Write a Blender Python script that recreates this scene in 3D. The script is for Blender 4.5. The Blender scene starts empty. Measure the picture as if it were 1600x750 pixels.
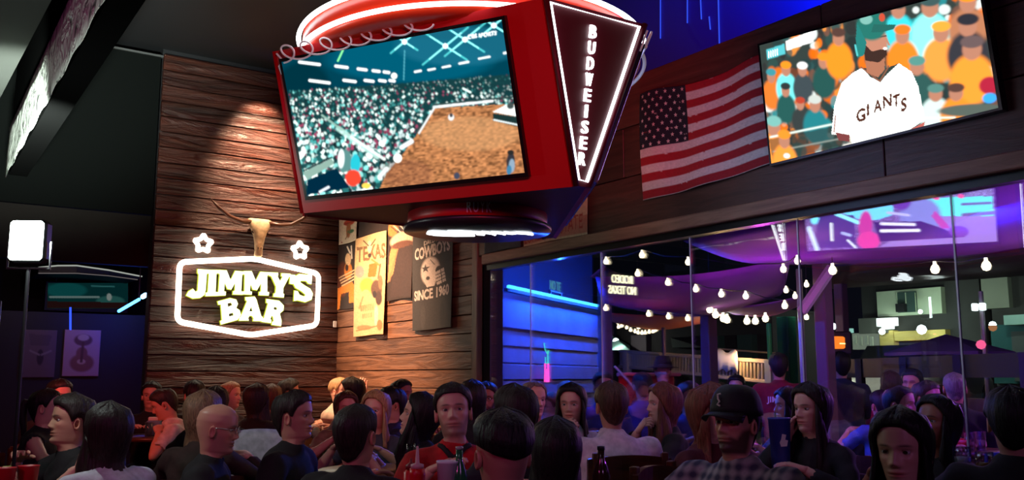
import bpy, math, random
import numpy as np
from mathutils import Vector, Matrix
random.seed(7)
RNG = np.random.default_rng(11)
SC = bpy.context.scene
COL = SC.collection
R = math.radians

# ------------------------------------------------------------------ camera, world, lights, exposure
cd = bpy.data.cameras.new('camera'); cam = bpy.data.objects.new('camera', cd); COL.objects.link(cam)
cd.sensor_width = 36.0; cd.lens = 1466.0 / 1600.0 * 36.0; cd.clip_start = 0.05; cd.clip_end = 300
cam.location = (0, 0, 1.38)
cam.rotation_euler = (R(90) + math.atan(215 / 1466.0), 0, -R(34.8))
SC.camera = cam
w = bpy.data.worlds.new('night'); SC.world = w; w.use_nodes = True
w.node_tree.nodes['Background'].inputs[0].default_value = (0.006, 0.007, 0.014, 1)
w.node_tree.nodes['Background'].inputs[1].default_value = 0.5
SC.view_settings.view_transform = 'Standard'; SC.view_settings.look = 'None'
SC.view_settings.gamma = 1.0; SC.view_settings.use_curve_mapping = False
SC.view_settings.exposure = 0.0

def spot(name, loc, target, color, energy, size=50, blend=0.8, radius=0.1):
    l = bpy.data.lights.new(name, 'SPOT'); l.energy = energy; l.color = color
    l.spot_size = R(size); l.spot_blend = blend; l.shadow_soft_size = radius
    o = bpy.data.objects.new(name, l); COL.objects.link(o); o.location = loc
    o.rotation_euler = (Vector(target) - Vector(loc)).to_track_quat('-Z', 'Y').to_euler(); return o
def area(name, loc, target, color, energy, sx, sy=None):
    l = bpy.data.lights.new(name, 'AREA'); l.energy = energy; l.color = color
    l.shape = 'RECTANGLE'; l.size = sx; l.size_y = sy or sx
    o = bpy.data.objects.new(name, l); COL.objects.link(o); o.location = loc
    o.rotation_euler = (Vector(target) - Vector(loc)).to_track_quat('-Z', 'Y').to_euler(); return o
def point(name, loc, color, energy, radius=0.1):
    l = bpy.data.lights.new(name, 'POINT'); l.energy = energy; l.color = color; l.shadow_soft_size = 0.0
    o = bpy.data.objects.new(name, l); COL.objects.link(o); o.location = loc; return o
# warm wall washers near the ceiling
spot('wall_washer', (3.42, 9.12, 4.74), (3.40, 9.71, 3.72), (1.0, .66, .42), 1000, 54, 1.0, .05)
spot('poster_washer', (2.7, 8.3, 3.7), (4.4, 8.5, 1.85), (1.0, .60, .36), 1250, 62, 1.0, .1)
# stage colour from behind the camera
spot('magenta_stage_light', (-2.6, 1.2, 3.0), (.6, 4.4, 1.2), (1.0, .10, .50), 95, 75, .8, .2)
spot('violet_stage_light', (1.0, -2.4, 3.1), (2.8, 4.2, 1.1), (.70, .28, .85), 62, 80, .8, .3)
spot('red_stage_light', (.6, .5, 2.9), (2.3, 3.9, 2.75), (1.0, .02, .04), 170, 40, .7, .15)
spot('neutral_house_light', (.2, 1.6, 3.15), (2.6, 5.2, 1.0), (.85, .72, .9), 24, 90, .9, .3)
spot('red_wash_light', (1.9, 3.2, 3.9), (4.4, 5.2, 3.15), (1.0, .04, .07), 120, 60, 1.0, .15)
spot('red_wall_light', (.9, 7.2, 1.9), (3.2, 9.71, .9), (1.0, .12, .08), 60, 100, 1.0, .2)
# blue lights
area('blue_cove_light', (4.75, 3.4, 3.62), (5.3, 3.4, 4.4), (.01, .03, 1.0), 170, .2, 5.0)
spot('blue_terrace_light', (4.9, 6.75, 2.2), (6.2, 4.0, 1.25), (.02, .10, 1.0), 330, 80, .8, .1)
point('kiosk_corner_glow', (5.35, 6.9, 2.25), (.02, .10, 1.0), 210)
point('blue_hall_light', (2.55, 11.7, 2.1), (.02, .08, 1.0), 8)
point('hall_poster_fill', (1.7, 11.5, 2.75), (1.0, .75, .72), 5)  # added fill to brighten the hall posters; no such lamp is seen
# terrace: violet wash on the sails, street floods
point('violet_sail_light', (6.5, 2.9, 1.65), (.42, .07, 1.0), 46)
point('violet_far_light', (8.2, 3.6, 1.6), (.55, .07, .9), 30)
point('magenta_sail_light', (6.3, 5.3, 1.85), (.75, .07, .75), 27)
point('magenta_far_light', (9.6, 8.6, 1.7), (1.0, .5, .22), 26)
point('low_wall_fill', (8.6, 3.4, 2.35), (1.0, .85, .55), 30)  # added fill that brightens the low terrace wall; its source is unseen
spot('street_flood', (16.0, 5.0, 5.0), (26.0, 3.0, 2.0), (.78, 1.0, .8), 2600, 100, .7, .3)
spot('kerb_flood', (12.0, 9.5, 3.2), (16.0, 12.5, .8), (.95, .95, .75), 420, 90, .8, .3)

# ------------------------------------------------------------------ mesh helpers
class MB:
    def __init__(s): s.v = []; s.f = []; s.m = []; s.cur = 0
    def add(s, vs, fs):
        k = len(s.v); s.v += [tuple(map(float, p)) for p in vs]
        for f in fs: s.f.append(tuple(i + k for i in f)); s.m.append(s.cur)
        return s
    def box(s, x0, x1, y0, y1, z0, z1, b=0.0):
        if b <= 0:
            vs = [(x, y, z) for z in (z0, z1) for y in (y0, y1) for x in (x0, x1)]
            return s.add(vs, [(0, 2, 3, 1), (4, 5, 7, 6), (0, 1, 5, 4), (2, 6, 7, 3), (0, 4, 6, 2), (1, 3, 7, 5)])
        # chamfer round the z = outline, on all twelve edges by an inset octahedral hull
        vs = []; fs = []
        X, Y, Z = (x0, x1), (y0, y1), (z0, z1)
        idx = {}
        for i in (0, 1):
            for j in (0, 1):
                for k in (0, 1):
                    sx, sy, sz = (b if i == 0 else -b), (b if j == 0 else -b), (b if k == 0 else -b)
                    idx[(i, j, k, 0)] = len(vs); vs.append((X[i], Y[j] + sy, Z[k] + sz))
                    idx[(i, j, k, 1)] = len(vs); vs.append((X[i] + sx, Y[j], Z[k] + sz))
                    idx[(i, j, k, 2)] = len(vs); vs.append((X[i] + sx, Y[j] + sy, Z[k]))
        I = idx
        for i in (0, 1):
            q = [I[(i, 0, 0, 0)], I[(i, 1, 0, 0)], I[(i, 1, 1, 0)], I[(i, 0, 1, 0)]]; fs.append(q if i else q[::-1])
            q = [I[(0, i, 0, 1)], I[(0, i, 1, 1)], I[(1, i, 1, 1)], I[(1, i, 0, 1)]]; fs.append(q if i else q[::-1])
            q = [I[(0, 0, i, 2)], I[(1, 0, i, 2)], I[(1, 1, i, 2)], I[(0, 1, i, 2)]]; fs.append(q if i else q[::-1])
        for i in (0, 1):
            for j in (0, 1):
                fs.append([I[(i, j, 0, 0)], I[(i, j, 1, 0)], I[(i, j, 1, 1)], I[(i, j, 0, 1)]])
                fs.append([I[(i, 0, j, 0)], I[(i, 1, j, 0)], I[(i, 1, j, 2)], I[(i, 0, j, 2)]])
                fs.append([I[(0, i, j, 1)], I[(1, i, j, 1)], I[(1, i, j, 2)], I[(0, i, j, 2)]])
                for k in (0, 1): fs.append([I[(i, j, k, 0)], I[(i, j, k, 1)], I[(i, j, k, 2)]])
        return s.add(vs, fs)
    def rings(s, rs, closed=False, caps=True, loop=True):
        n = len(rs[0]); vs = [p for r in rs for p in r]; fs = []
        m = len(rs)
        for i in range(m if closed else m - 1):
            for j in range(n if loop else n - 1):
                a, b = i * n + j, i * n + (j + 1) % n; c, d = ((i + 1) % m) * n + (j + 1) % n, ((i + 1) % m) * n + j
                fs.append((a, b, c, d))
        if caps and not closed and loop: fs.append(tuple(range(n))[::-1]); fs.append(tuple((m - 1) * n + j for j in range(n)))
        return s.add(vs, fs)
    def tube(s, pts, rad, n=8, closed=False, round_ends=False, flat=None):
        P = [Vector(p) for p in pts]; m = len(P)
        rr = list(rad) if hasattr(rad, '__len__') else [rad] * m
        if round_ends and not closed:
            d0 = (P[0] - P[1]).normalized(); d1 = (P[-1] - P[-2]).normalized(); r0, r1 = rr[0], rr[-1]
            pre = [(P[0] + d0 * r0 * .98, r0 * .2), (P[0] + d0 * r0 * .7, r0 * .7)]
            post = [(P[-1] + d1 * r1 * .7, r1 * .7), (P[-1] + d1 * r1 * .98, r1 * .2)]
            P = [a for a, _ in pre] + P + [a for a, _ in post]; rr = [a for _, a in pre] + rr + [a for _, a in post]; m = len(P)
        T = []
        for i in range(m):
            if closed: t = P[(i + 1) % m] - P[i - 1]
            else: t = P[min(i + 1, m - 1)] - P[max(i - 1, 0)]
            T.append(t.normalized() if t.length > 1e-9 else Vector((0, 0, 1)))
        nrm = flat.copy() if flat is not None else (Vector((0, 0, 1)) if abs(T[0].z) < .9 else Vector((1, 0, 0)))
        rs = []
        for i in range(m):
            nrm = (nrm - T[i] * nrm.dot(T[i])).normalized(); b = T[i].cross(nrm)
            rs.append([P[i] + (nrm * math.cos(2 * math.pi * k / n) + b * math.sin(2 * math.pi * k / n)) * rr[i] for k in range(n)])
        return s.rings(rs, closed=closed)
    def lathe(s, prof, n=24, c=(0, 0, 0)):
        rs = [[(c[0] + r * math.cos(2 * math.pi * k / n), c[1] + r * math.sin(2 * math.pi * k / n), c[2] + z) for k in range(n)] for r, z in prof]
        return s.rings(rs)
    def prism(s, poly, fn, d0, d1):
        # poly in (u, v); fn(u, v, d) gives the world point
        n = len(poly); vs = [fn(u, v, d0) for u, v in poly] + [fn(u, v, d1) for u, v in poly]
        return s.add(vs, [tuple(range(n))[::-1], tuple(range(n, 2 * n))] + [(i, (i + 1) % n, n + (i + 1) % n, n + i) for i in range(n)])
    def grid(s, fn, nu, nv):
        vs = [fn(i / nu, j / nv) for j in range(nv + 1) for i in range(nu + 1)]
        return s.add(vs, [(j * (nu + 1) + i, j * (nu + 1) + i + 1, (j + 1) * (nu + 1) + i + 1, (j + 1) * (nu + 1) + i) for j in range(nv) for i in range(nu)])
    def mesh(s, name, mats, smooth=False):
        me = bpy.data.meshes.new(name); me.from_pydata(s.v, [], s.f)
        for mt in (mats if isinstance(mats, (list, tuple)) else [mats]): me.materials.append(mt)
        if any(s.m): me.polygons.foreach_set('material_index', s.m)
        if smooth: me.polygons.foreach_set('use_smooth', [True] * len(me.polygons))
        me.update(); return me
    def obj(s, name, mats, parent=None, smooth=False, loc=None, rz=None):
        o = bpy.data.objects.new(name, s.mesh(name, mats, smooth)); COL.objects.link(o)
        if parent is not None: o.parent = parent
        if loc: o.location = loc
        if rz is not None: o.rotation_euler = (0, 0, rz)
        return o
def thing(name, label, cat, loc=(0, 0, 0), rz=0, group=None):
    o = bpy.data.objects.new(name, None); COL.objects.link(o); o.empty_display_size = .1
    o.location = loc; o.rotation_euler = (0, 0, rz); return tag(o, label, cat, group)
def tag(o, label, cat, group=None):
    o['label'] = label; o['category'] = cat
    if group: o['group'] = group
    return o
def struct(o): o['kind'] = 'structure'; return o
def stuff(o): o['kind'] = 'stuff'; return o
def sempty(name):
    o = bpy.data.objects.new(name, None); COL.objects.link(o); return struct(o)

# ------------------------------------------------------------------ materials
def L3(r, g, b): return tuple(((c / 255) / 12.92 if c / 255 < .04045 else ((c / 255 + .055) / 1.055) ** 2.4) for c in (r, g, b))
_mc = {}
def M(name, col=(.5, .5, .5), rough=.6, metal=0.0, em=None, st=0.0, var=0.0, scale=8.0, bump=0.0, rnd=0.0, spec=.5):
    if name in _mc: return _mc[name]
    m = bpy.data.materials.new(name); m.use_nodes = True; nt = m.node_tree; p = nt.nodes['Principled BSDF']
    p.inputs['Base Color'].default_value = (*col, 1); p.inputs['Roughness'].default_value = rough; p.inputs['Metallic'].default_value = metal
    p.inputs['Specular IOR Level'].default_value = spec
    if em: p.inputs['Emission Color'].default_value = (*em, 1); p.inputs['Emission Strength'].default_value = st
    if var or bump:
        tc = nt.nodes.new('ShaderNodeTexCoord'); nz = nt.nodes.new('ShaderNodeTexNoise'); nz.inputs['Scale'].default_value = scale; nz.inputs['Detail'].default_value = 4
        nt.links.new(tc.outputs['Object'], nz.inputs['Vector'])
        if var:
            r = nt.nodes.new('ShaderNodeValToRGB'); r.color_ramp.elements[0].position = .3; r.color_ramp.elements[1].position = .7
            r.color_ramp.elements[0].color = (*[c * (1 - var) for c in col], 1); r.color_ramp.elements[1].color = (*[min(1, c * (1 + var)) for c in col], 1)
            nt.links.new(nz.outputs['Fac'], r.inputs['Fac']); nt.links.new(r.outputs['Color'], p.inputs['Base Color'])
        if bump:
            b = nt.nodes.new('ShaderNodeBump'); b.inputs['Strength'].default_value = bump; b.inputs['Distance'].default_value = .01
            nt.links.new(nz.outputs['Fac'], b.inputs['Height']); nt.links.new(b.outputs['Normal'], p.inputs['Normal'])
    _mc[name] = m; return m
def wood(name, dark, light, along=0, rough=.5, bump=.6, dist=.02, freq=14.0, run=1.3):
    if name in _mc: return _mc[name]
    m = bpy.data.materials.new(name); m.use_nodes = True; nt = m.node_tree; N = nt.nodes.new; lk = nt.links.new; p = nt.nodes['Principled BSDF']
    tc = N('ShaderNodeTexCoord'); oi = N('ShaderNodeObjectInfo'); mp = N('ShaderNodeMapping')
    sc = [freq] * 3; sc[along] = run; mp.inputs['Scale'].default_value = sc
    cb = N('ShaderNodeCombineXYZ'); mu = N('ShaderNodeMath'); mu.operation = 'MULTIPLY'; mu.inputs[1].default_value = 37.0
    lk(oi.outputs['Random'], mu.inputs[0]); [lk(mu.outputs[0], cb.inputs[i]) for i in range(3)]
    lk(cb.outputs[0], mp.inputs['Location']); lk(tc.outputs['Object'], mp.inputs['Vector'])
    n1 = N('ShaderNodeTexNoise'); n1.inputs['Scale'].default_value = 1.0; n1.inputs['Detail'].default_value = 7; n1.inputs['Distortion'].default_value = 1.2; n1.inputs['Roughness'].default_value = .62
    lk(mp.outputs[0], n1.inputs['Vector'])
    r = N('ShaderNodeValToRGB'); e = r.color_ramp.elements; e[0].position = .32; e[1].position = .68; e[0].color = (*dark, 1); e[1].color = (*light, 1)
    lk(n1.outputs['Fac'], r.inputs['Fac'])
    hs = N('ShaderNodeHueSaturation'); ma = N('ShaderNodeMath'); ma.operation = 'MULTIPLY_ADD'; ma.inputs[1].default_value = .55; ma.inputs[2].default_value = .72
    lk(oi.outputs['Random'], ma.inputs[0]); lk(ma.outputs[0], hs.inputs['Value']); lk(r.outputs[0], hs.inputs['Color']); lk(hs.outputs[0], p.inputs['Base Color'])
    b = N('ShaderNodeBump'); b.inputs['Strength'].default_value = bump; b.inputs['Distance'].default_value = dist
    lk(n1.outputs['Fac'], b.inputs['Height']); lk(b.outputs[0], p.inputs['Normal']); p.inputs['Roughness'].default_value = rough
    _mc[name] = m; return m
def glow(name, col, st):
    if name in _mc: return _mc[name]
    m = bpy.data.materials.new(name); m.use_nodes = True; nt = m.node_tree; nt.nodes.clear()
    o = nt.nodes.new('ShaderNodeOutputMaterial'); e = nt.nodes.new('ShaderNodeEmission'); e.inputs[0].default_value = (*col, 1); e.inputs[1].default_value = st
    nt.links.new(e.outputs[0], o.inputs[0]); _mc[name] = m; return m
def vcol(name, st=None, rough=.5, bump=0.0):
    if name in _mc: return _mc[name]
    m = bpy.data.materials.new(name); m.use_nodes = True; nt = m.node_tree; p = nt.nodes['Principled BSDF']
    a = nt.nodes.new('ShaderNodeVertexColor'); a.layer_name = 'Col'
    if st is None: nt.links.new(a.outputs[0], p.inputs['Base Color']); p.inputs['Roughness'].default_value = rough
    else:
        e = nt.nodes.new('ShaderNodeEmission'); e.inputs[1].default_value = st; nt.links.new(a.outputs[0], e.inputs[0])
        nt.links.new(e.outputs[0], nt.nodes['Material Output'].inputs[0])
    if st is None and bump:
        nz = nt.nodes.new('ShaderNodeTexNoise'); nz.inputs['Scale'].default_value = 60; tc = nt.nodes.new('ShaderNodeTexCoord'); nt.links.new(tc.outputs['Object'], nz.inputs['Vector'])
        b = nt.nodes.new('ShaderNodeBump'); b.inputs['Strength'].default_value = bump; b.inputs['Distance'].default_value = .005
        nt.links.new(nz.outputs['Fac'], b.inputs['Height']); nt.links.new(b.outputs[0], p.inputs['Normal'])
    _mc[name] = m; return m
def glass(name, tint=(1, 1, 1), refl=.12, rough=0.0):
    if name in _mc: return _mc[name]
    m = bpy.data.materials.new(name); m.use_nodes = True; nt = m.node_tree; nt.nodes.clear(); N = nt.nodes.new
    o = N('ShaderNodeOutputMaterial'); t = N('ShaderNodeBsdfTransparent'); t.inputs[0].default_value = (*tint, 1)
    g = N('ShaderNodeBsdfGlossy'); g.inputs['Roughness'].default_value = rough; mx = N('ShaderNodeMixShader')
    lw = N('ShaderNodeLayerWeight'); lw.inputs[0].default_value = .3; ma = N('ShaderNodeMath'); ma.operation = 'MULTIPLY_ADD'; ma.inputs[1].default_value = .5; ma.inputs[2].default_value = refl
    nt.links.new(lw.outputs['Fresnel'], ma.inputs[0]); nt.links.new(ma.outputs[0], mx.inputs[0])
    nt.links.new(t.outputs[0], mx.inputs[1]); nt.links.new(g.outputs[0], mx.inputs[2]); nt.links.new(mx.outputs[0], o.inputs[0])
    _mc[name] = m; return m

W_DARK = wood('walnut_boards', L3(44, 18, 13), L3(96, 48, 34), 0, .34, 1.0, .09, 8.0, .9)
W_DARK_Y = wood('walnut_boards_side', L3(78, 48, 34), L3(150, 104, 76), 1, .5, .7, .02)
W_BEAM = wood('dark_beam_boards', L3(58, 34, 28), L3(96, 60, 48), 1, .45, .35, .01)
W_TRIM = wood('pale_trim_wood', L3(110, 78, 58), L3(160, 120, 92), 1, .5, .3, .01)
W_POST = wood('pale_post_wood', L3(110, 78, 58), L3(160, 120, 92), 2, .5, .3, .01)
W_FURN = wood('brown_furniture_wood', L3(52, 24, 14), L3(105, 56, 30), 0, .35, .2, .004)
BLACK = M('black_paint', (.012, .012, .014), .6)
BLACKM = M('black_metal', (.02, .02, .022), .35, .6)
CHROME = M('brushed_metal', (.55, .55, .57), .3, .9)
RED = M('red_paint', L3(178, 14, 26), .42)
DRED = M('dark_maroon_paint', L3(70, 10, 26), .5)
WHITE = M('white_paint', (.75, .75, .73), .5)
NEON = glow('white_neon', (.93, .98, 1.0), 5.0)
_tc = {}
def text_polys(txt, size=1.0, bold=0.0):
    key = (txt, bold)
    if key not in _tc:
        c = bpy.data.curves.new('t', 'FONT'); c.body = txt; c.size = 1; c.offset = bold; c.resolution_u = 3
        o = bpy.data.objects.new('t', c); COL.objects.link(o); bpy.context.view_layer.update()
        me = bpy.data.meshes.new_from_object(o.evaluated_get(bpy.context.evaluated_depsgraph_get()))
        vs = [tuple(v.co) for v in me.vertices]; fs = [tuple(p.vertices) for p in me.polygons]
        bpy.data.objects.remove(o); bpy.data.curves.remove(c); bpy.data.meshes.remove(me); _tc[key] = (vs, fs)
    vs, fs = _tc[key]; return [(v[0] * size, v[1] * size) for v in vs], fs
def text_into(mb, txt, fn, w=None, h=None, cx=0, cy=0, bold=.01, thick=.002, mirror=False):
    # letters fitted in a w x h box centred on (cx, cy) of the surface fn(u, v, d)
    vs, fs = text_polys(txt, 1, bold); a = np.array(vs); lo, hi = a.min(0), a.max(0); s = hi - lo
    k = np.array([w / s[0] if w else h / s[1], h / s[1] if h else w / s[0]])
    q = (a - (lo + hi) / 2) * k
    if mirror: q[:, 0] *= -1
    n = len(q); V = [fn(u + cx, v + cy, thick) for u, v in q] + [fn(u + cx, v + cy, 0) for u, v in q]
    F = [tuple(f) for f in fs]; ed = {}
    for f in F:
        for i in range(len(f)):
            e = (f[i], f[(i + 1) % len(f)]); ed[e] = 1
    S = [(a_, a_ + n, b_ + n, b_) for (a_, b_) in ed if (b_, a_) not in ed]
    mb.add(V, F + S); return mb
# ------------------------------------------------------------------ painter for flat pictures (screens, posters)
class Paint:
    """A flat picture laid out in its own drawing units; corner order TL, TR, BR, BL."""
    def __init__(s, nu, nv, quad, bg=(0, 0, 0)):
        s.nu, s.nv = nu, nv
        src = [(0, 0), (1, 0), (1, 1), (0, 1)]; A = []; b = []
        for (u, v), (x, y) in zip(src, quad):
            A += [[u, v, 1, 0, 0, 0, -x * u, -x * v], [0, 0, 0, u, v, 1, -y * u, -y * v]]; b += [x, y]
        h = np.append(np.linalg.solve(np.array(A, float), np.array(b, float)), 1).reshape(3, 3)
        U, V = np.meshgrid(np.linspace(0, 1, nu + 1), np.linspace(0, 1, nv + 1)); q = h @ np.stack([U.ravel(), V.ravel(), np.ones(U.size)])
        s.X = (q[0] / q[2]).reshape(U.shape); s.Y = (q[1] / q[2]).reshape(U.shape); s.U, s.V = U, V
        s.I = np.zeros(U.shape + (3,)); s.I[:] = bg
    def mix(s, mask, col, a=1.0):
        k = (mask * a)[..., None] if np.ndim(a) == 0 else (mask * a)[..., None]
        s.I = s.I * (1 - k) + np.array(col) * k
    def ell(s, cx, cy, rx, ry, col, a=1.0, rot=0.0):
        c, n = math.cos(rot), math.sin(rot); dx, dy = s.X - cx, s.Y - cy
        d = ((dx * c + dy * n) / rx) ** 2 + ((-dx * n + dy * c) / ry) ** 2; s.mix(np.clip((1.25 - d) * 2.2, 0, 1), col, a)
    def inside(s, pts):
        m = np.zeros(s.X.shape, bool); n = len(pts)
        for i in range(n):
            (x0, y0), (x1, y1) = pts[i], pts[(i + 1) % n]
            if y0 == y1: continue
            c = ((y0 > s.Y) != (y1 > s.Y)) & (s.X < (x1 - x0) * (s.Y - y0) / (y1 - y0) + x0); m ^= c
        return m
    def poly(s, pts, col, a=1.0): s.mix(s.inside(pts).astype(float), col, a)
    def line(s, x0, y0, x1, y1, wd, col, a=1.0):
        dx, dy = x1 - x0, y1 - y0; L2 = dx * dx + dy * dy + 1e-9
        t = np.clip(((s.X - x0) * dx + (s.Y - y0) * dy) / L2, 0, 1); d = np.hypot(s.X - x0 - t * dx, s.Y - y0 - t * dy)
        s.mix(np.clip((wd - d) / (wd * .5), 0, 1), col, a)
    def text(s, txt, x0, y0, x1, y1, h, col, bold=.02, lift=0.0):
        # baseline centre line from (x0, y0) to (x1, y1), letter height h; lift arches the middle
        vs, fs = text_polys(txt, 1, bold); a = np.array(vs); lo, hi = a.min(0), a.max(0); q = (a - lo) / (hi - lo)
        px = x0 + (x1 - x0) * q[:, 0]; py = y0 + (y1 - y0) * q[:, 0] - (q[:, 1] - .5) * h - lift * (1 - (2 * q[:, 0] - 1) ** 2)
        m = np.zeros(s.X.shape, bool)
        for f in fs: m |= s.inside([(px[i], py[i]) for i in f])
        s.mix(m.astype(float), col)
    def blur(s, n=1):
        for _ in range(n):
            p_ = np.pad(s.I, ((1, 1), (1, 1), (0, 0)), 'edge'); s.I = (p_[1:-1, 1:-1] * 2 + p_[:-2, 1:-1] + p_[2:, 1:-1] + p_[1:-1, :-2] + p_[1:-1, 2:]) / 6
    def noise(s, amt, sx=1, sy=1):
        g = RNG.normal(0, 1, (s.nv // sy + 2, s.nu // sx + 2)); g = np.kron(g, np.ones((sy, sx)))[:s.nv + 1, :s.nu + 1]
        s.I = np.clip(s.I * (1 + amt * g[..., None]), 0, 8)
    def obj(s, name, fn, mat, parent=None, thick=0.0, reverse=False):
        mb = MB(); mb.grid(fn, s.nu, s.nv)
        if reverse: mb.f = [f[::-1] for f in mb.f]
        col = s.I.reshape(-1, 3); n = len(col)
        o = mb.obj(name, mat, parent, True); ca = o.data.color_attributes.new('Col', 'FLOAT_COLOR', 'POINT')
        ca.data.foreach_set('color', np.hstack([col, np.ones((n, 1))]).astype(np.float32).ravel())
        if thick:
            md = o.modifiers.new('thickness', 'SOLIDIFY'); md.thickness = thick; md.offset = -1
        return o

# ------------------------------------------------------------------ the room
XR, YJ, ZC = 4.4, 9.71, 4.75
fl = MB(); fl.box(-3.3, 4.4, -3.6, 14, -.1, 0); struct(fl.obj('floor', M('floor_boards', L3(58, 40, 32), .45, var=.4, scale=3)))
rm = M('dark_ceiling_paint', L3(34, 30, 30), .8, var=.2, scale=2)
struct(MB().box(.72, 5.2, -3.6, 14, ZC, ZC + .1).obj('ceiling', BLACK))
struct(MB().box(-3.3, .66, -3.6, 9.71, 3.25, 3.35).obj('ceiling_low', M('grey_ceiling_paint', L3(48, 50, 46), .9, var=.12, scale=1.5)))
struct(MB().box(-3.4, -3.3, -3.6, 14, 0, 3.3).obj('wall_left', M('dark_wall_paint', L3(40, 32, 36), .8)))
struct(MB().box(-3.4, 4.4, -3.7, -3.6, 0, 4.8).obj('wall_rear', M('dark_wall_paint')))
struct(MB().box(-3.4, 5.2, 14, 14.1, 0, 4.8).obj('wall_far', M('far_wall_paint', L3(22, 18, 24), .8)))
# blue cove over the window wall
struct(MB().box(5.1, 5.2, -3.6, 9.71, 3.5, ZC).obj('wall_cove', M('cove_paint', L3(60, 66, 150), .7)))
struct(MB().box(4.42, 5.1, -3.6, 9.71, 3.46, 3.5).obj('trim_1', M('dark_wall_paint')))

def plank_wall(root, fn, u0, u1, z0, z1, h, mat, swap, cuts, seed, gap=.006):
    """Courses of separate boards with recessed joints; fn(u, z) gives the corner, boards run along u."""
    rg = random.Random(seed); z = z0; k = 0
    while z < z1 - .02:
        hh = min(h * rg.uniform(.94, 1.06), z1 - z); us = [u0] + ([] if not cuts else sorted(rg.uniform(u0 + .5, u1 - .5) for _ in range(rg.choice(cuts)))) + [u1]
        for a, b in zip(us[:-1], us[1:]):
            if b - a < .08: continue
            d = rg.uniform(0, .012); mb = MB()
            if swap: mb.box(-.02 - d, .02, .002, b - a - .002, gap / 2, hh - gap / 2, .004)
            else: mb.box(.002, b - a - .002, -.02 - d, .02, gap / 2, hh - gap / 2, .004)
            mb.obj('plank', mat, root, loc=fn(a, z)); k += 1
        z += hh
    return k
# wall with the bar sign
wb = struct(MB().box(2.36, 4.5, YJ + .02, YJ + .14, 0, ZC).obj('wall_sign', BLACK))
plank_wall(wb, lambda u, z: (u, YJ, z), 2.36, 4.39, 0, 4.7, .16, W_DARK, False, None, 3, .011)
# wall with the posters, between the corner and the window
wp = struct(MB().box(XR + .02, XR + .16, 6.81, YJ + .14, 0, 3.5).obj('wall_poster', BLACK))
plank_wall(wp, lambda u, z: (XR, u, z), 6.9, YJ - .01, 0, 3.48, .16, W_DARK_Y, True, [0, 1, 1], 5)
struct(MB().box(XR - .035, XR + .16, 6.81, 6.9, 0, 3.48, .006).obj('trim_2', W_POST))
struct(MB().box(XR + .03, XR + .16, 6.70, 6.81, 0, 2.42).obj('trim_3', BLACK))
# broad beam over the windows
bm_ = struct(MB().box(XR + .02, XR + .2, -3.6, 6.81, 2.34, 3.5).obj('beam', BLACK))
z = 2.42
for hh, cut in ((.36, (2.85, 5.9)), (.36, (4.9, 1.1)), (.36, (3.2, 6.2))):
    us = [-3.6] + sorted(cut) + [6.81]
    for a, b in zip(us[:-1], us[1:]):
        MB().box(-.025, .02, .003, b - a - .003, .003, hh - .003, .004).obj('plank', W_BEAM, bm_, loc=(XR, a, z))
    z += hh
struct(MB().box(XR - .07, XR + .03, -3.6, 6.69, 2.335, 2.42, .006).obj('trim_4', W_TRIM))
struct(MB().box(XR - .015, XR + .06, -3.6, 6.69, 2.29, 2.335).obj('trim_5', BLACKM))
# glazing: frameless panels with bright edges
GL = glass('window_glass', (.93, .95, .97), .16)
EDGE = M('glass_edge', (.75, .8, .82), .25, .0, var=.1)
ys = [6.69, 6.11, 5.23, 4.33, 3.47, 2.53, 1.5, .4, -.8, -2.0]
XG = XR + .03
for i, (a, b) in enumerate(zip(ys[:-1], ys[1:])):
    wn = sempty('window_%d' % (i + 1)); wn.location = (XG, b, 0)
    MB().box(-.005, .005, .006, a - b - .006, .04, 2.29).obj('pane', GL, wn)
    MB().box(-.0045, .0045, -.0035, .0035, .02, 2.29).obj('edge_strip', EDGE, wn)
struct(MB().box(XG - .06, XG + .06, -3.6, 6.69, -.02, .03).obj('sill', BLACKM))
# soffit band wrapped in foil along the low ceiling
foil = bpy.data.materials.new('crumpled_foil'); foil.use_nodes = True; nt = foil.node_tree; p = nt.nodes['Principled BSDF']
p.inputs['Base Color'].default_value = (.62, .66, .6, 1); p.inputs['Metallic'].default_value = .15; p.inputs['Roughness'].default_value = .45
tc = nt.nodes.new('ShaderNodeTexCoord'); nz = nt.nodes.new('ShaderNodeTexNoise'); nz.inputs['Scale'].default_value = 5; nz.inputs['Distortion'].default_value = 2.5; nz.inputs['Detail'].default_value = 3
bp = nt.nodes.new('ShaderNodeBump'); bp.inputs['Strength'].default_value = .9; bp.inputs['Distance'].default_value = .05
cr = nt.nodes.new('ShaderNodeValToRGB'); cr.color_ramp.elements[0].position = .36; cr.color_ramp.elements[0].color = (.12, .14, .12, 1); cr.color_ramp.elements[1].position = .42; cr.color_ramp.elements[1].color = (.80, .84, .76, 1)
nt.links.new(tc.outputs['Object'], nz.inputs['Vector']); nt.links.new(nz.outputs['Fac'], bp.inputs['Height']); nt.links.new(bp.outputs[0], p.inputs['Normal']); nt.links.new(nz.outputs['Fac'], cr.inputs['Fac']); nt.links.new(cr.outputs[0], p.inputs['Base Color'])
sb = MB(); n = 70
def soff(u, v):
    y = 2.2 + (7.84 - 2.2) * u; x = .65 + (.815 - .65) * u; rg = math.sin(u * 97) * .4 + math.sin(u * 41 + v * 5) * .6
    return (x + .008 * rg * math.sin(v * 3.1), y, 2.88 + .012 * math.sin(u * 61) * (1 - v) + (3.25 - 2.88) * v)
sb.grid(soff, n, 5); sb.f = [f[::-1] for f in sb.f]
so = sb.obj('foil_wrap', foil, None, True); tag(so, 'crumpled silver foil wrapped along the edge of the low ceiling', 'foil')
so.modifiers.new('thickness', 'SOLIDIFY').thickness = .004
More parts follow.
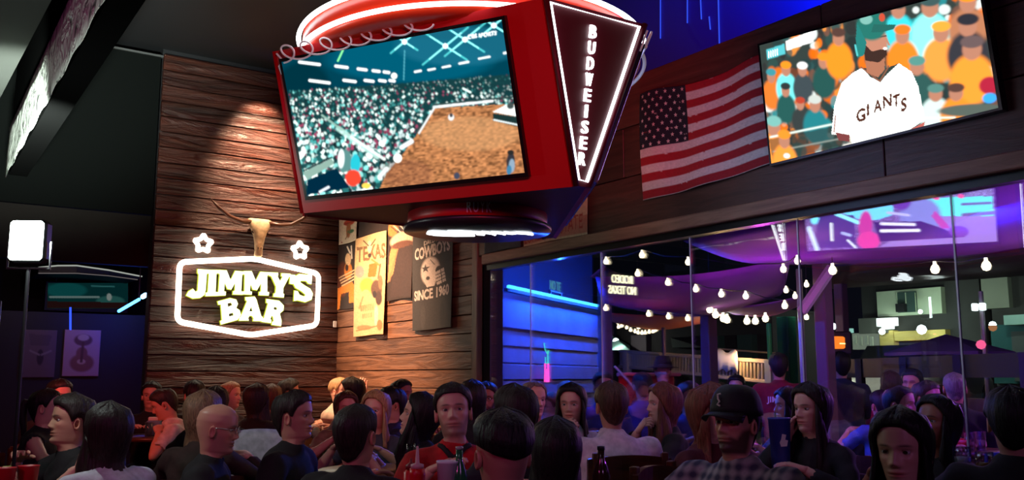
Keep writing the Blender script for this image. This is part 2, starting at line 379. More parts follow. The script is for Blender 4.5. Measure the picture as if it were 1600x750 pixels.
struct(MB().add([(.67, 2.2, 2.89), (.80, 2.2, 2.89), (.96, 7.84, 2.89), (.835, 7.84, 2.89), (.67, 2.2, ZC), (.80, 2.2, ZC), (.96, 7.84, ZC), (.835, 7.84, ZC)],
   [(0, 1, 2, 3)[::-1], (4, 5, 6, 7), (0, 1, 5, 4), (1, 2, 6, 5), (2, 3, 7, 6), (3, 0, 4, 7)]).obj('soffit_beam', M('soffit_black', (.004, .004, .004), 1.0, spec=.0)))
# black upper panel beside the sign wall and the dark hall beyond
struct(MB().box(-1.8, 2.34, YJ, YJ + .08, 3.0, 4.65).obj('partition', M('black_panel', (.004, .005, .0045), .9, spec=.1)))
struct(MB().box(-.6, 2.36, YJ - .015, YJ + .02, 4.65, 4.67).obj('trim_6', M('panel_edge', (.10, .10, .10), .4)))
hb = struct(MB().box(-1.8, 4.29, 11.0, 11.1, 2.62, 3.7).obj('wall_header', M('header_brown', L3(42, 32, 28), .8, var=.25, scale=2)))
struct(MB().box(4.30, 4.40, YJ + .16, 13.99, 0, ZC).obj('wall_hall', M('hall_wall_paint', L3(36, 30, 44), .8)))

# ------------------------------------------------------------------ hanging screen block
CX0, CY0, ZT, ZB, AT, HT, AB, HB, PHI = 2.901, 4.524, 3.173, 2.313, .826, .81, .521, .828, 151.589
BASEZ = 2.212; KS = .886     # KS: true size of the block against its first layout
cube = thing('hanging_screen_block', 'red three-sided block of screens with white neon hanging from the ceiling', 'scoreboard', (CX0 * KS, CY0 * KS, 1.38 + (BASEZ - 1.38) * KS)); cube.scale = (KS, KS, KS)
hv = lambda a: Vector((math.sin(R(a)), math.cos(R(a)), 0))
UP = Vector((0, 0, 1)); BZ = Vector((0, 0, -BASEZ))
def face_fn(top, t, wv, N): return lambda u, v, d: top + t * u + wv * v + N * d
faces = []; pans = []
for k in range(3):
    a = PHI - 120 * k; n = hv(a + 90); t = hv(a); n2 = hv(a - 120 + 90); t2 = hv(a - 120)
    top = n * AT + UP * ZT + BZ; bot = n * AB + UP * ZB + BZ; wv = (bot - top).normalized(); N = t.cross(wv); N = N if N.dot(n) > 0 else -N
    faces.append((face_fn(top, t, wv, N), (bot - top).length, [top - t * HT, top + t * HT, bot + t * HB, bot - t * HB]))
    B, C = top + t * HT, n2 * AT - t2 * HT + UP * ZT + BZ; F, G = bot + t * HB, n2 * AB - t2 * HB + UP * ZB + BZ
    e = (C - B).normalized(); md = (F + G) / 2 - (B + C) / 2; Lm = md.length; m = md.normalized(); N2 = e.cross(m); N2 = N2 if N2.dot(n + n2) > 0 else -N2
    pans.append((face_fn((B + C) / 2, e, m, N2), Lm, [B, C, G, F]))
def slab(mb, pts, N, d0, d1):
    n = len(pts); mb.add([p + N * d0 for p in pts] + [p + N * d1 for p in pts], [tuple(range(n)), tuple(range(n, 2 * n))[::-1]] + [(i, (i + 1) % n, n + (i + 1) % n, n + i) for i in range(n)])
core = MB()
tp = []; bt = []
for k in range(3): tp += [faces[k][2][0], faces[k][2][1]]; bt += [faces[k][2][3], faces[k][2][2]]
sh = .03
core.add([p * 1 for p in tp] + [p for p in bt], [tuple(range(6)), tuple(range(6, 12))[::-1]] + [(i, i + 6, (i + 1) % 6 + 6, (i + 1) % 6) for i in range(6)])
core.obj('body', DRED, cube)
# pictures on the three screens
def star4(P, x, y, r, a=1.0):
    for dx, dy in ((1, .62), (1, -.85)):
        P.line(x - r * dx, y - r * dy, x + r * dx, y + r * dy, 4.5, (.10, .75, .75), a * .8); P.line(x - r * .7 * dx, y - r * .7 * dy, x + r * .7 * dx, y + r * .7 * dy, 2.6, (.5, 1.6, 1.5), a)
    P.ell(x, y, 10, 10, (1.5, 2, 2))
P = Paint(330, 190, [(30, 180), (930, 5), (1048, 628), (150, 740)], (.0, .045, .075))
P.ell(560, 170, 330, 90, (.0, .10, .17), .8); P.ell(760, 110, 250, 80, (.01, .14, .22), .7)
P.ell(120, 300, 120, 120, (0, .02, .03), .7)
# stand full of people
top_edge = lambda x: 290 - (x - 60) * .06 if x < 480 else 265 - (x - 480) * .055
crowd = [(60, 300), (480, 270), (980, 225), (1000, 345), (670, 365), (610, 450), (540, 560), (460, 700), (150, 735)]
P.poly(crowd, (.006, .04, .045))
pal = [(.9, 1.2, 1.1), (.25, .75, .7), (.05, .30, .29), (.01, .07, .075), (.02, .14, .14), (.6, .75, .75), (.30, .05, .11), (.01, .05, .055), (1.2, 1.4, 1.3), (.01, .03, .035)]
PXc, PYc = [], []
cm = P.inside(crowd); idx = np.argwhere(cm); pick = idx[RNG.integers(0, len(idx), 2500)]
for (j, i) in pick:
    x, y = P.X[j, i], P.Y[j, i]; r = 2.2 + max(0, (y - 280)) * .018; c = pal[RNG.integers(0, 10)]; k = .6 + .7 * RNG.random()
    j0, j1, i0, i1 = max(j - 5, 0), j + 6, max(i - 5, 0), i + 6
    sub = ((P.X[j0:j1, i0:i1] - x) / r) ** 2 + ((P.Y[j0:j1, i0:i1] - y) / (r * 1.2)) ** 2 < 1.3
    P.I[j0:j1, i0:i1][sub] = np.array(c) * k
P.blur(1)
P.line(275, 455, 440, 570, 14, (.5, .8, .72), .8); P.line(330, 490, 470, 580, 8, (.9, 1, .95), .8); P.line(205, 400, 290, 460, 6, (.3, .5, .42), .8)
dirt = [(670, 366), (1010, 345), (1060, 640), (450, 715), (480, 640), (540, 565), (605, 470)]
P.poly(dirt, (.42, .17, .065)); dm = P.inside(dirt)
st_ = RNG.normal(0, 1, (96, 84)); st_ = np.kron(st_, np.ones((2, 4)))[:191, :331]; st_ = (st_ + np.roll(st_, 1, 0) + np.roll(st_, 1, 1) + np.roll(st_, 2, 1)) / 2; P.I[dm] *= np.clip(1 + .20 * st_[dm], .4, 1.8)[:, None]
P.ell(820, 470, 200, 70, (.62, .32, .14), .5); P.ell(560, 640, 110, 60, (.22, .075, .04), .5)
P.line(610, 470, 668, 368, 5, (.8, .85, .85)); P.line(668, 362, 905, 335, 7, (.75, .85, .85)); P.line(668, 352, 990, 318, 5, (.02, .05, .05))
for x, y in ((690, 360), (745, 352), (800, 346), (870, 338)): P.line(x, y, x + 36, y - 4, 5, (1, 1, 1))
P.line(540, 530, 580, 505, 12, (.9, 1, 1)); P.line(455, 650, 480, 620, 12, (.8, .9, .9)); P.line(500, 590, 540, 555, 10, (.02, .04, .04)); P.ell(525, 575, 17, 18, (1.3, 1.4, 1.3))
P.poly([(908, 385), (1010, 398), (1016, 440), (912, 415)], (.01, .03, .03)); P.poly([(908, 380), (960, 350), (1005, 350), (1010, 398)], (.85, .9, .88)); P.line(915, 412, 1014, 432, 4, (.8, .9, .9)); P.ell(980, 355, 14, 12, (.05, .07, .07))
P.poly([(130, 640), (250, 580), (262, 600), (150, 670)], (.25, .4, .34)); P.line(135, 632, 250, 575, 5, (.02, .05, .05)); P.poly([(150, 735), (150, 672), (270, 620), (330, 700)], (.0, .02, .045))
P.line(205, 720, 240, 700, 7, (.8, .9, 1)); P.ell(305, 590, 30, 48, (.1, .25, .24)); P.ell(350, 600, 20, 40, (.02, .5, .6)); P.ell(342, 660, 32, 34, (.95, .06, .03)); P.ell(398, 692, 18, 12, (1, .65, .1)); P.ell(290, 580, 14, 40, (.8, .9, .9))
P.ell(990, 585, 17, 42, (.03, .03, .04)); P.ell(995, 600, 12, 28, (.25, .35, .45)); P.ell(985, 618, 10, 20, (.05, .2, .35)); P.ell(988, 545, 14, 10, (.02, .02, .02)); P.ell(740, 403, 12, 14, (.8, .8, .78)); P.ell(740, 395, 7, 8, (.05, .05, .06)); P.ell(772, 645, 12, 14, (.05, .06, .1))
for x, y, r in ((538, 95, 55), (706, 112, 90), (785, 85, 80), (900, 28, 55)): star4(P, x, y, r)
P.line(285, 130, 265, 175, 4, (.3, 1.2, .4)); P.line(540, 130, 540, 250, 3, (.1, .5, .6), .7)
for x, y, l in ((105, 180, 84), (257, 196, 48), (350, 207, 34), (412, 214, 26), (458, 219, 20), (150, 256, 82), (292, 254, 48), (380, 254, 34), (440, 254, 24), (483, 254, 18)): P.line(x, y, x + l, y + l * .12, 7, (1.3, 1.4, 1.4))
for x, y, l in ((585, 218, 24), (640, 210, 26), (698, 199, 30), (766, 183, 36), (845, 163, 42), (945, 140, 18)): P.line(x, y, x + l, y - l * .2, 5, (1.2, 1.35, 1.35))
P.ell(500, 235, 12, 12, (1.3, 1.4, 1.3)); P.line(785, 285, 815, 300, 5, (.9, 1.2, 1.1)); P.text('CBS SPORTS', 796, 75, 912, 58, 17, (1.3, 1.4, 1.4), .03)
P.blur(1); rodeo = P
# mirrored racing picture on the screen that faces the window
Q = Paint(200, 120, [(1390, -120), (262, 60), (330, 520), (1385, 460)], (.16, .1, .32))
Q.poly([(880, 180), (1360, 60), (1370, 200), (930, 235)], (.22, .2, .4)); Q.noise(.35); Q.poly([(260, 60), (1400, -200), (1360, 60), (300, 250)], (.2, .22, .4)); Q.noise(.2)
Q.poly([(930, 235), (1370, 205), (1375, 320), (1010, 330)], (.1, .85, .75)); Q.ell(1020, 230, 20, 12, (.9, .1, .25)); Q.ell(1170, 215, 20, 12, (.9, .1, .25)); Q.line(1175, 260, 1360, 245, 9, (.12, .1, .3)); Q.line(1180, 320, 1380, 300, 14, (.12, .1, .25))
Q.poly([(1000, 330), (1380, 320), (1390, 470), (700, 495)], (.3, .2, .55)); Q.poly([(450, 280), (760, 220), (770, 330), (680, 360), (590, 360), (470, 320)], (.15, .7, .95)); Q.line(355, 370, 420, 285, 24, (.2, .9, 1.2))
Q.poly([(380, 330), (560, 340), (570, 500), (350, 505)], (.05, .03, .2)); Q.line(330, 410, 375, 510, 14, (.6, .8, 1)); Q.line(465, 335, 580, 375, 12, (.3, 1, 1.2)); Q.line(460, 285, 640, 270, 7, (.2, .2, .4))
Q.ell(925, 330, 120, 100, (.2, .24, .6)); Q.poly([(1010, 300), (1100, 390), (1050, 400), (990, 330)], (.5, .06, .35)); Q.ell(815, 235, 60, 70, (.12, .04, .35)); Q.ell(770, 215, 34, 40, (.6, .1, .35)); Q.ell(620, 390, 36, 75, (.55, .04, .28)); Q.ell(640, 465, 60, 45, (.75, .05, .3))
Q.poly([(660, 370), (930, 360), (1200, 440), (700, 470)], (.02, .01, .09)); Q.line(705, 378, 890, 378, 10, (.8, .8, 1)); Q.line(705, 415, 915, 408, 10, (.9, .9, 1)); Q.line(740, 320, 860, 330, 9, (.5, .5, .9)); Q.line(500, 430, 540, 440, 9, (.4, .5, .9)); Q.ell(1150, 410, 60, 30, (.15, .05, .3)); Q.line(440, 385, 448, 465, 8, (.9, 1, 1)); Q.line(530, 465, 570, 500, 7, (.8, .9, 1))
SCR = vcol('lit_screen', 1.35); SCR_R = vcol('lit_screen_bright', 5.0)
for k, (fn, Ls, cor) in enumerate(faces):
    N = fn(0, 0, 1) - fn(0, 0, 0)
    mb = MB(); slab(mb, cor, N, -.01, .025); mb.obj('side_panel', RED, cube)
    u0, u1, v0, v1 = -.758, .600, .066, .815
    if k: u0, u1 = -.68, .68
    bz = MB(); bz.prism([(u0 - .018, v0 - .018), (u1 + .018, v0 - .018), (u1 + .018, v1 + .022), (u0 - .018, v1 + .022)], fn, .02, .055)
    tv = bz.obj('television', M('gloss_black', (.01, .01, .011), .25), cube)
    pic = Q if k == 1 else rodeo
    pic.obj('screen', lambda u, v, fn=fn, u0=u0, u1=u1, v0=v0, v1=v1: fn(u0 + (u1 - u0) * u, v0 + (v1 - v0) * v, .057), SCR_R if k == 1 else SCR, tv)
    # looped white tube sign along the top edge, switched off, with a faint glow put into its material
    pts = []
    for q in range(190):
        f = q / 189; ph = f * 2 * math.pi * 7.2; gr = 1.15 - .45 * f
        pts.append(fn(-.76 + .94 * f + .062 * gr * math.sin(ph) + .02 * math.cos(ph), .028 - .012 * f + .040 * gr * math.cos(ph), .062))
    lp = MB().tube([fn(-.80, .015, .034), fn(-.765, .06, .034), fn(-.80, .085, .034), fn(-.79, .13, .034)], .0055, 5); lp.tube(pts, .0055, 5)
    lp.obj('looped_tube', M('faint_glow_tube', (.62, .6, .64), .3, em=(.6, .6, .7), st=.12), cube, True)
for k, (fn, Lm, cor) in enumerate(pans):
    N = fn(0, 0, 1) - fn(0, 0, 0)
    mb = MB(); slab(mb, cor, N, -.01, .018); wd = mb.obj('wedge_panel', DRED, cube)
    nb = MB(); nb.tube([fn(-.285, .018, .024), fn(.27, .022, .024), fn(.022, .843, .024), fn(-.03, .838, .024)], .0085, 8, closed=True); nb.obj('neon_border', NEON, wd, True)
    rm_ = MB(); B_0, C_0, G_0, F_0 = cor
    for a_, b_ in ((B_0, F_0), (C_0, G_0)): rm_.tube([a_ + N * .02, b_ + N * .02], .016, 6)
    rm_.obj('wedge_rim', RED if k == 2 else DRED, wd, True)
    for q, ch in enumerate('BUDWEISER'):
        tb = MB(); vv = .107 + q * (.735 - .107) / 8
        text_into(tb, ch, lambda u, v, d, vv=vv: fn(u - .02, vv - v, .02 + d), .014 if ch == 'I' else .040, .062, 0, 0, .012, .012)
        tb.obj('neon_letter', NEON, wd)
CO = Vector((-math.cos(R(32.7)), math.sin(R(32.7)), 0)) * .035
crown = MB(); crown.lathe([(.01, 3.15 - BASEZ), (.93, 3.15 - BASEZ), (.97, 3.17 - BASEZ), (.99, 3.19 - BASEZ), (.99, 3.33 - BASEZ), (.95, 3.36 - BASEZ), (.01, 3.36 - BASEZ)], 64)
crown = crown.obj('crown', M('orange_red_enamel', L3(214, 52, 26), .3), cube, True)
crown.location = CO
for zr, lit in ((3.185, (146, 345)), (3.3, (128, 352))):
    ring = lambda a0, a1: [(1.012 * math.sin(R(a)) + CO.x, 1.012 * math.cos(R(a)) + CO.y, zr - BASEZ) for a in np.linspace(a0, a1, 70)]
    MB().tube(ring(*lit), .0135, 8, round_ends=True).obj('neon_ring', NEON, cube, True); MB().tube(ring(lit[1] + 2, lit[0] + 358), .011, 8, round_ends=True).obj('dim_ring', M('faint_glow_tube', (.55, .52, .58), .3), cube, True)  # off arc of the ring; the shared tube material adds a faint glow
dr = MB(); dr.lathe([(.01, .14), (.40, .14), (.405, .06), (.40, .03), (.01, .03)], 48); drum = dr.obj('drum', RED, cube, True)
da = 180 + 33 - 2
for q, ch in enumerate('RUYK'):
    tb = MB(); aa = da + 8 - q * 5.0
    text_into(tb, ch, lambda u, v, d, aa=aa: Vector((math.sin(R(aa) - u / .405), math.cos(R(aa) - u / .405), 0)) * (.404 + d) + UP * (.078 + v), .028, .062, 0, 0, .01, .006); tb.obj('drum_letter', WHITE, drum)
bd = MB(); bd.lathe([(.01, .03), (.425, .03), (.43, .02), (.425, 0), (.01, 0)], 48); disc = bd.obj('base_disc', M('dark_base', (.02, .018, .03), .35), cube, True)
# cursive white neon under the base
cur = [(-.36, .02), (-.30, .07), (-.16, .09), (-.02, .075), (-.10, .02), (-.24, -.03), (-.33, -.05), (-.36, -.02), (-.24, .0), (-.08, .0), (-.02, -.04), (-.12, -.07), (-.22, -.06), (-.06, -.05), (.03, -.02), (.05, .03), (.0, .02), (.03, -.05), (.10, -.02), (.13, .03), (.10, -.05), (.17, -.03), (.20, .01), (.19, -.05), (.25, -.02), (.28, -.05), (.34, -.04), (.40, .0)]
ev = hv(PHI - 32); ew = hv(PHI - 32 - 90)
MB().tube([ev * (a * .80 + .0) + ew * (b * .95) + UP * -.007 for a, b in cur], .0075, 7, round_ends=True).obj('neon_script', glow('script_neon', (.9, .97, 1.0), 4.0), disc, True)
for a in (30, 150, 270): MB().tube([(.6 * math.cos(R(a)), .6 * math.sin(R(a)), 3.34 - BASEZ), (.6 * math.cos(R(a)), .6 * math.sin(R(a)), (ZC - 1.38) / KS + 1.38 - BASEZ)], .015, 8).obj('hanging_rod', BLACKM, cube)

# ------------------------------------------------------------------ neon bar sign, stars, skull
def to_wall(x, y, d=0.0):          # drawing units of the sign to the sign wall
    u = 2.62 + (x - 0) * .001287; return u, y, d
from mathutils.geometry import tessellate_polygon
sg = thing('neon_bar_sign', 'glowing white and yellow neon sign reading JIMMY\'S BAR', 'sign', (3.38, YJ - .035, 1.81))
SY = YJ - .035
def rounded(pts, r, n=6):
    out = []; m = len(pts)
    for i in range(m):
        p, a, b = Vector(pts[i]), Vector(pts[i - 1]), Vector(pts[(i + 1) % m]); da_, db = (a - p).normalized(), (b - p).normalized()
        for k in range(n + 1):
            t = k / n; out.append(p + da_ * r * (1 - t) ** 2 + db * r * t ** 2)
    return out
hexa = [(2.615, 2.535), (3.385, 2.625), (4.115, 2.51), (4.11, 1.945), (3.375, 1.82), (2.62, 1.935)]
hx = rounded([(x - 3.38, -.03, z - 1.81) for x, z in hexa], .07)
NEONW = glow('warm_white_neon', (1.0, .84, .64), 7.5)
MB().tube(hx, .028, 8, closed=True).obj('frame_tube', NEONW, sg, True)
LET = {
 'J': [[(150,165),(245,172),(238,200),(225,205),(215,340),(205,380),(170,405),(110,410),(55,385),(75,350),(110,330),(130,355),(150,345),(160,210),(150,195)]],
 'I': [[(238,172),(318,172),(316,200),(305,205),(298,355),(312,360),(308,388),(216,390),(218,362),(235,358),(245,205),(236,200)]],
 'M': [[(322,172),(390,175),(425,260),(465,180),(530,185),(528,210),(520,215),(512,350),(528,355),(525,378),(445,376),(448,350),(462,345),(465,270),(430,335),(400,330),(375,270),(368,350),(385,355),(382,384),(308,388),(312,358),(325,355),(335,205),(320,200)]],
 'M2': [[(535,182),(600,182),(635,265),(675,188),(742,192),(740,215),(730,220),(730,355),(745,360),(742,385),(664,382),(666,356),(680,352),(682,275),(645,340),(612,335),(590,275),(585,350),(602,355),(600,378),(528,376),(530,352),(542,350),(545,212),(534,208)]],
 'Y': [[(745,192),(820,195),(822,218),(815,222),(838,270),(862,228),(850,222),(852,200),(925,205),(925,228),(912,232),(865,320),(862,368),(872,375),(868,402),(785,395),(788,370),(802,365),(806,310),(768,225),(748,218)]],
 'q': [[(925,210),(965,215),(945,290),(920,285)]],
 'S': [[(1105,215),(1100,290),(1075,285),(1060,265),(1010,262),(1005,275),(1040,300),(1090,330),(1112,370),(1100,420),(1050,440),(985,425),(955,430),(960,345),(985,350),(1000,380),(1040,395),(1055,380),(1020,350),(970,320),(948,280),(955,230),(1000,205),(1060,212),(1085,210)]],
 'B': [[(318,435),(420,408),(470,420),(485,455),(470,490),(500,510),(510,550),(480,590),(345,628),(340,600),(355,590),(345,460),(325,462)],[(398,452),(430,445),(440,465),(402,482)],[(408,540),(445,530),(452,550),(412,562)]],
 'A': [[(550,400),(625,395),(640,420),(680,560),(692,565),(690,600),(615,598),(618,575),(605,555),(580,555),(570,575),(575,595),(497,595),(500,570),(512,562),(565,430),(552,425)],[(596,470),(610,518),(580,518)]],
 'R': [[(725,415),(830,430),(868,470),(865,510),(835,535),(850,600),(845,640),(770,630),(775,605),(788,600),(780,560),(765,555),(755,585),(765,590),(760,615),(685,605),(690,580),(705,575),(740,450),(725,445)],[(788,478),(815,488),(812,507),(783,502)]]}
def sgp(x, y, d):                  # sign drawing (in its perspective sketch) flattened onto the wall
    px, py = 280 + x / 5.359, 390 + y / 5.359
    a = (px - 800) / 1466.0; b = -(py - 375) / 1466.0; th = R(34.8); ph = math.atan(215 / 1466.0)
    D = Vector((math.sin(th) * math.cos(ph) + math.cos(th) * a - math.sin(th) * math.sin(ph) * b, math.cos(th) * math.cos(ph) - math.sin(th) * a - math.cos(th) * math.sin(ph) * b, math.sin(ph) + math.cos(ph) * b))
    k = SY / D.y; return (D.x * k - 3.38, -d, 1.38 + D.z * k - 1.81)
def offs(pts, r):
    n = len(pts); ar = sum(pts[i][0] * pts[(i + 1) % n][1] - pts[(i + 1) % n][0] * pts[i][1] for i in range(n)); sg_ = 1 if ar > 0 else -1; out = []
    for i in range(n):
        p, a, b = Vector(pts[i]), Vector(pts[i - 1]), Vector(pts[(i + 1) % n]); e1, e2 = (p - a).normalized(), (b - p).normalized()
        nn = (Vector((e1.y, -e1.x)) + Vector((e2.y, -e2.x))); nn = nn.normalized() if nn.length > .05 else Vector((e1.y, -e1.x)); out.append(tuple(p + nn * r * sg_))
    return out
def plate(loops, fn, d0, d1):
    mb = MB(); flat = [p for l in loops for p in l]; tri = tessellate_polygon([[Vector((x, y, 0)) for x, y in l] for l in loops]); n = len(flat)
    vs = [fn(x, y, d1) for x, y in flat] + [fn(x, y, d0) for x, y in flat]; fs = [tuple(t) for t in tri] + [tuple(i + n for i in t[::-1]) for t in tri]; k = 0
    for l in loops:
        m = len(l); fs += [(k + i, k + (i + 1) % m, n + k + (i + 1) % m, n + k + i) for i in range(m)]; k += m
    return mb.add(vs, fs)
LY = glow('pale_yellow_neon', (1.0, 1.0, .80), 3.4); LG = glow('lime_neon_edge', (.72, .80, .05), 1.0)
for ch, lp in LET.items():
    ol = plate([offs(l, 6 if i == 0 else -1) for i, l in enumerate(lp)], sgp, .0, .015).obj('letter', LG, sg)
    plate([offs(l, -2 if i == 0 else 2) for i, l in enumerate(lp)], sgp, .015, .03).obj('letter_face', LY, ol)
for nm, (x, zz) in zip(('a', 'b'), ((2.85, 2.745), (3.90, 2.755))):
    pts = []
    for k in range(10):
        a = R(90 + 36 * k + (4 if nm == 'b' else 0)); r = .098 if k % 2 == 0 else .052; pts.append((r * math.cos(a), 0, r * math.sin(a)))
    o = MB().tube(rounded(pts, .018, 3), .023, 7, closed=True).obj('neon_star', NEONW, None, True, loc=(x, SY, zz))
    tag(o, 'white neon star above the J of the bar sign' if nm == 'a' else 'white neon star above the S of the bar sign, nearer the corner', 'neon star', 'neon stars')
sk = thing('longhorn_skull', 'pale longhorn skull with wide dark horns hung above the bar sign', 'skull', (3.42, YJ - .03, 2.64))
bone = M('old_bone', L3(205, 180, 140), .7, var=.35, scale=14, bump=.5)
rs = []
for zz, wv_, dp in ((.0, .028, .03), (.02, .045, .05), (.08, .043, .06), (.15, .05, .07), (.22, .062, .08), (.28, .082, .085), (.32, .098, .085), (.36, .10, .075), (.40, .108, .06), (.415, .085, .03)):
    wv_ *= 1.0 + .9 * max(0, zz - .18); rs.append([(wv_ * math.copysign(abs(math.cos(R(a))) ** .8, math.cos(R(a))), -.03 - dp * .6 * (1 + math.sin(R(a))) if False else -.02 - dp * (.5 - .5 * math.sin(R(a + 180)) if True else 0), zz) for a in range(0, 360, 20)])
kb = MB(); kb.rings(rs); kb.obj('cranium', bone, sk, True)
for s in (-1, 1):
    e = MB(); e.lathe([(.001, -.006), (.018, -.004), (.024, 0), (.018, .004), (.001, .006)], 12); o = e.obj('eye_socket', M('socket_dark', (.02, .012, .008), .9), sk, True, loc=(s * .066, -.075, .27)); o.rotation_euler = (R(80), R(s * 45), 0)
    n = MB(); n.tube([(s * .012, -.062, .03), (s * .016, -.075, .10)], [.007, .009], 6, round_ends=True); n.obj('nostril', M('socket_dark'), sk, True)
    hp = [(.08, -.05, .375), (.2, -.06, .365), (.33, -.08, .40), (.45, -.09, .48), (.55, -.09, .575)] if s < 0 else [(.08, -.05, .375), (.22, -.06, .36), (.34, -.08, .375), (.46, -.09, .45), (.56, -.09, .55), (.64, -.09, .62)]
    MB().tube([(s * x, y, z_) for x, y, z_ in hp], [.028, .026, .023, .017, .005] if s < 0 else [.028, .026, .024, .02, .013, .004], 10).obj('horn', M('horn_brown', L3(88, 58, 44), .35, var=.3, scale=6), sk, True)
o = MB().box(-.02, .02, -.02, 0, -.035, .035, .004).obj('wall_switch', WHITE, loc=(4.335, YJ - .025, 1.965)); tag(o, 'small white switch box by the corner at the edge of the sign wall', 'switch')

# ------------------------------------------------------------------ posters and banners
CLOTH = vcol('printed_cloth', None, .75, .15)
def poster(name, label, cat, quad, nu, nv, paint, x, wav=.006, seed=0, group=None):
    """quad = (y0, y1, z0, z1) on the window-side wall; y0 is the edge nearer the corner."""
    y0, y1, z0, z1 = quad; rg = random.Random(seed); p1, p2 = rg.uniform(0, 6), rg.uniform(4, 8)
    o = paint.obj(name, lambda u, v: (x - .012 - wav * (math.sin(u * p2 + p1) + .6 * math.sin(v * 5 + u * 3)) * (.3 + v), y0 + (y1 - y0) * u, z1 + (z0 - z1) * v - .004 * math.sin(u * 6 + p1)), CLOTH, None, .003)
    return tag(o, label, cat, group)
XP = XR - .035
# cream rodeo poster
c1 = L3(206, 172, 124)
T = Paint(60, 170, [(160, 155), (335, 108), (322, 690), (145, 708)], c1)
T.ell(240, 420, 70, 200, L3(214, 176, 120), .6)
T.text('TEXAS', 168, 245, 330, 220, 86, L3(120, 90, 60), .03); T.ell(238, 200, 12, 34, L3(225, 200, 165)); T.line(205, 165, 232, 195, 4, L3(70, 50, 40)); T.line(272, 160, 246, 195, 4, L3(70, 50, 40)); T.ell(238, 250, 10, 12, L3(60, 45, 40))
T.poly([(235, 300), (285, 290), (270, 370), (225, 372)], L3(176, 104, 40)); T.line(250, 275, 300, 310, 7, L3(190, 120, 60)); T.line(300, 300, 285, 380, 6, L3(110, 80, 60)); T.ell(185, 340, 24, 34, L3(160, 140, 130))
T.ell(222, 420, 36, 44, L3(232, 200, 70)); T.ell(215, 470, 22, 28, L3(220, 190, 120)); T.ell(275, 440, 36, 52, L3(92, 66, 52)); T.ell(290, 490, 22, 40, L3(70, 50, 44)); T.ell(300, 400, 14, 40, L3(130, 100, 70)); T.ell(262, 470, 12, 20, L3(44, 34, 34)); T.line(200, 480, 180, 545, 6, L3(160, 130, 90))
[T.line(190 + 9 * n, 562 - n, 190 + 9 * n, 530 - n, 2.6, L3(120, 92, 60)) for n in range(8)]; [T.line(198 + 9 * n, 602 - n, 198 + 9 * n, 578 - n, 2.4, L3(130, 100, 70)) for n in range(6)]; T.ell(275, 590, 14, 60, L3(225, 205, 165)); T.ell(300, 640, 18, 30, L3(150, 110, 70)); T.ell(205, 655, 40, 14, L3(130, 95, 55), .7); T.line(165, 672, 310, 640, 5, L3(150, 110, 70))
T.noise(.07, 2, 2)
poster('poster', 'tall cream poster headed TEXAS with a rider and bull', 'poster', (9.20, 8.48, 1.81, 2.865), 60, 170, T, XP - .012, .008, 1)
# black banner of the football team
K = Paint(110, 180, [(470, 100), (705, 95), (695, 655), (472, 672)], L3(50, 46, 46)); g = L3(190, 176, 166)
K.ell(540, 600, 14, 60, L3(62, 57, 56), .7); K.ell(640, 590, 14, 60, L3(38, 35, 36), .7)
K.text('DALLAS', 543, 205, 622, 192, 26, g, .02); K.text('COWBOYS', 486, 262, 686, 238, 66, g, .035); K.text('SINCE 1960', 484, 490, 680, 468, 56, g, .035)
K.ell(578, 362, 50, 74, g); K.poly([(530, 380), (560, 446), (600, 440), (600, 380)], g); K.ell(622, 365, 18, 24, L3(50, 46, 46)); K.poly([(600, 372), (650, 355), (663, 425), (612, 440)], g)
for q in range(3): K.line(606, 388 + q * 18, 660, 372 + q * 18, 3, L3(50, 46, 46))
K.line(632, 366, 640, 430, 3, L3(50, 46, 46)); K.ell(565, 398, 10, 10, L3(60, 55, 55))
sp = [(552 + (26 if i % 2 == 0 else 10) * math.sin(R(36 * i)), 345 - (26 if i % 2 == 0 else 10) * math.cos(R(36 * i))) for i in range(10)]; K.poly(sp, L3(64, 58, 58)); K.line(578, 300, 600, 330, 3, L3(90, 84, 82)); K.noise(.1, 1, 2)
poster('banner', 'black banner printed DALLAS COWBOYS SINCE 1960 around a helmet', 'banner', (7.93, 7.18, 1.82, 2.82), 110, 180, K, XP - .008, .007, 2)
# dark poster with the hatted figure
G = Paint(50, 110, [(333, 40), (470, 40), (468, 480), (333, 497)], L3(46, 32, 28))
G.ell(360, 120, 30, 40, L3(190, 120, 60)); 
for q in range(5): G.line(350 + q * 14, 105, 390 + q * 12, 150, 3, L3(200, 190, 180) if q % 2 else L3(40, 40, 50))
G.poly([(345, 250), (360, 205), (400, 180), (400, 300), (350, 380), (335, 400)], L3(196, 128, 78)); G.ell(410, 190, 62, 40, L3(206, 168, 140)); G.ell(415, 215, 60, 20, L3(90, 54, 40)); G.poly([(385, 235), (465, 220), (468, 470), (345, 480), (360, 380)], L3(54, 38, 36)); G.line(385, 235, 345, 390, 5, L3(180, 110, 70)); G.noise(.08, 2, 2)
poster('poster', 'dark poster of a figure in a pale hat, hung between two banners', 'poster', (8.46, 7.94, 2.14, 3.02), 50, 110, G, XP, .006, 3)
# black sheet high behind the cream poster
Bk = Paint(40, 40, [(0, 0), (1, 0), (1, 1), (0, 1)], L3(42, 30, 28)); Bk.noise(.08, 2, 2)
poster('poster', 'plain black sheet high behind the cream rodeo poster', 'poster', (9.17, 8.47, 2.62, 3.1), 40, 40, Bk, XP + .008, .003, 4)
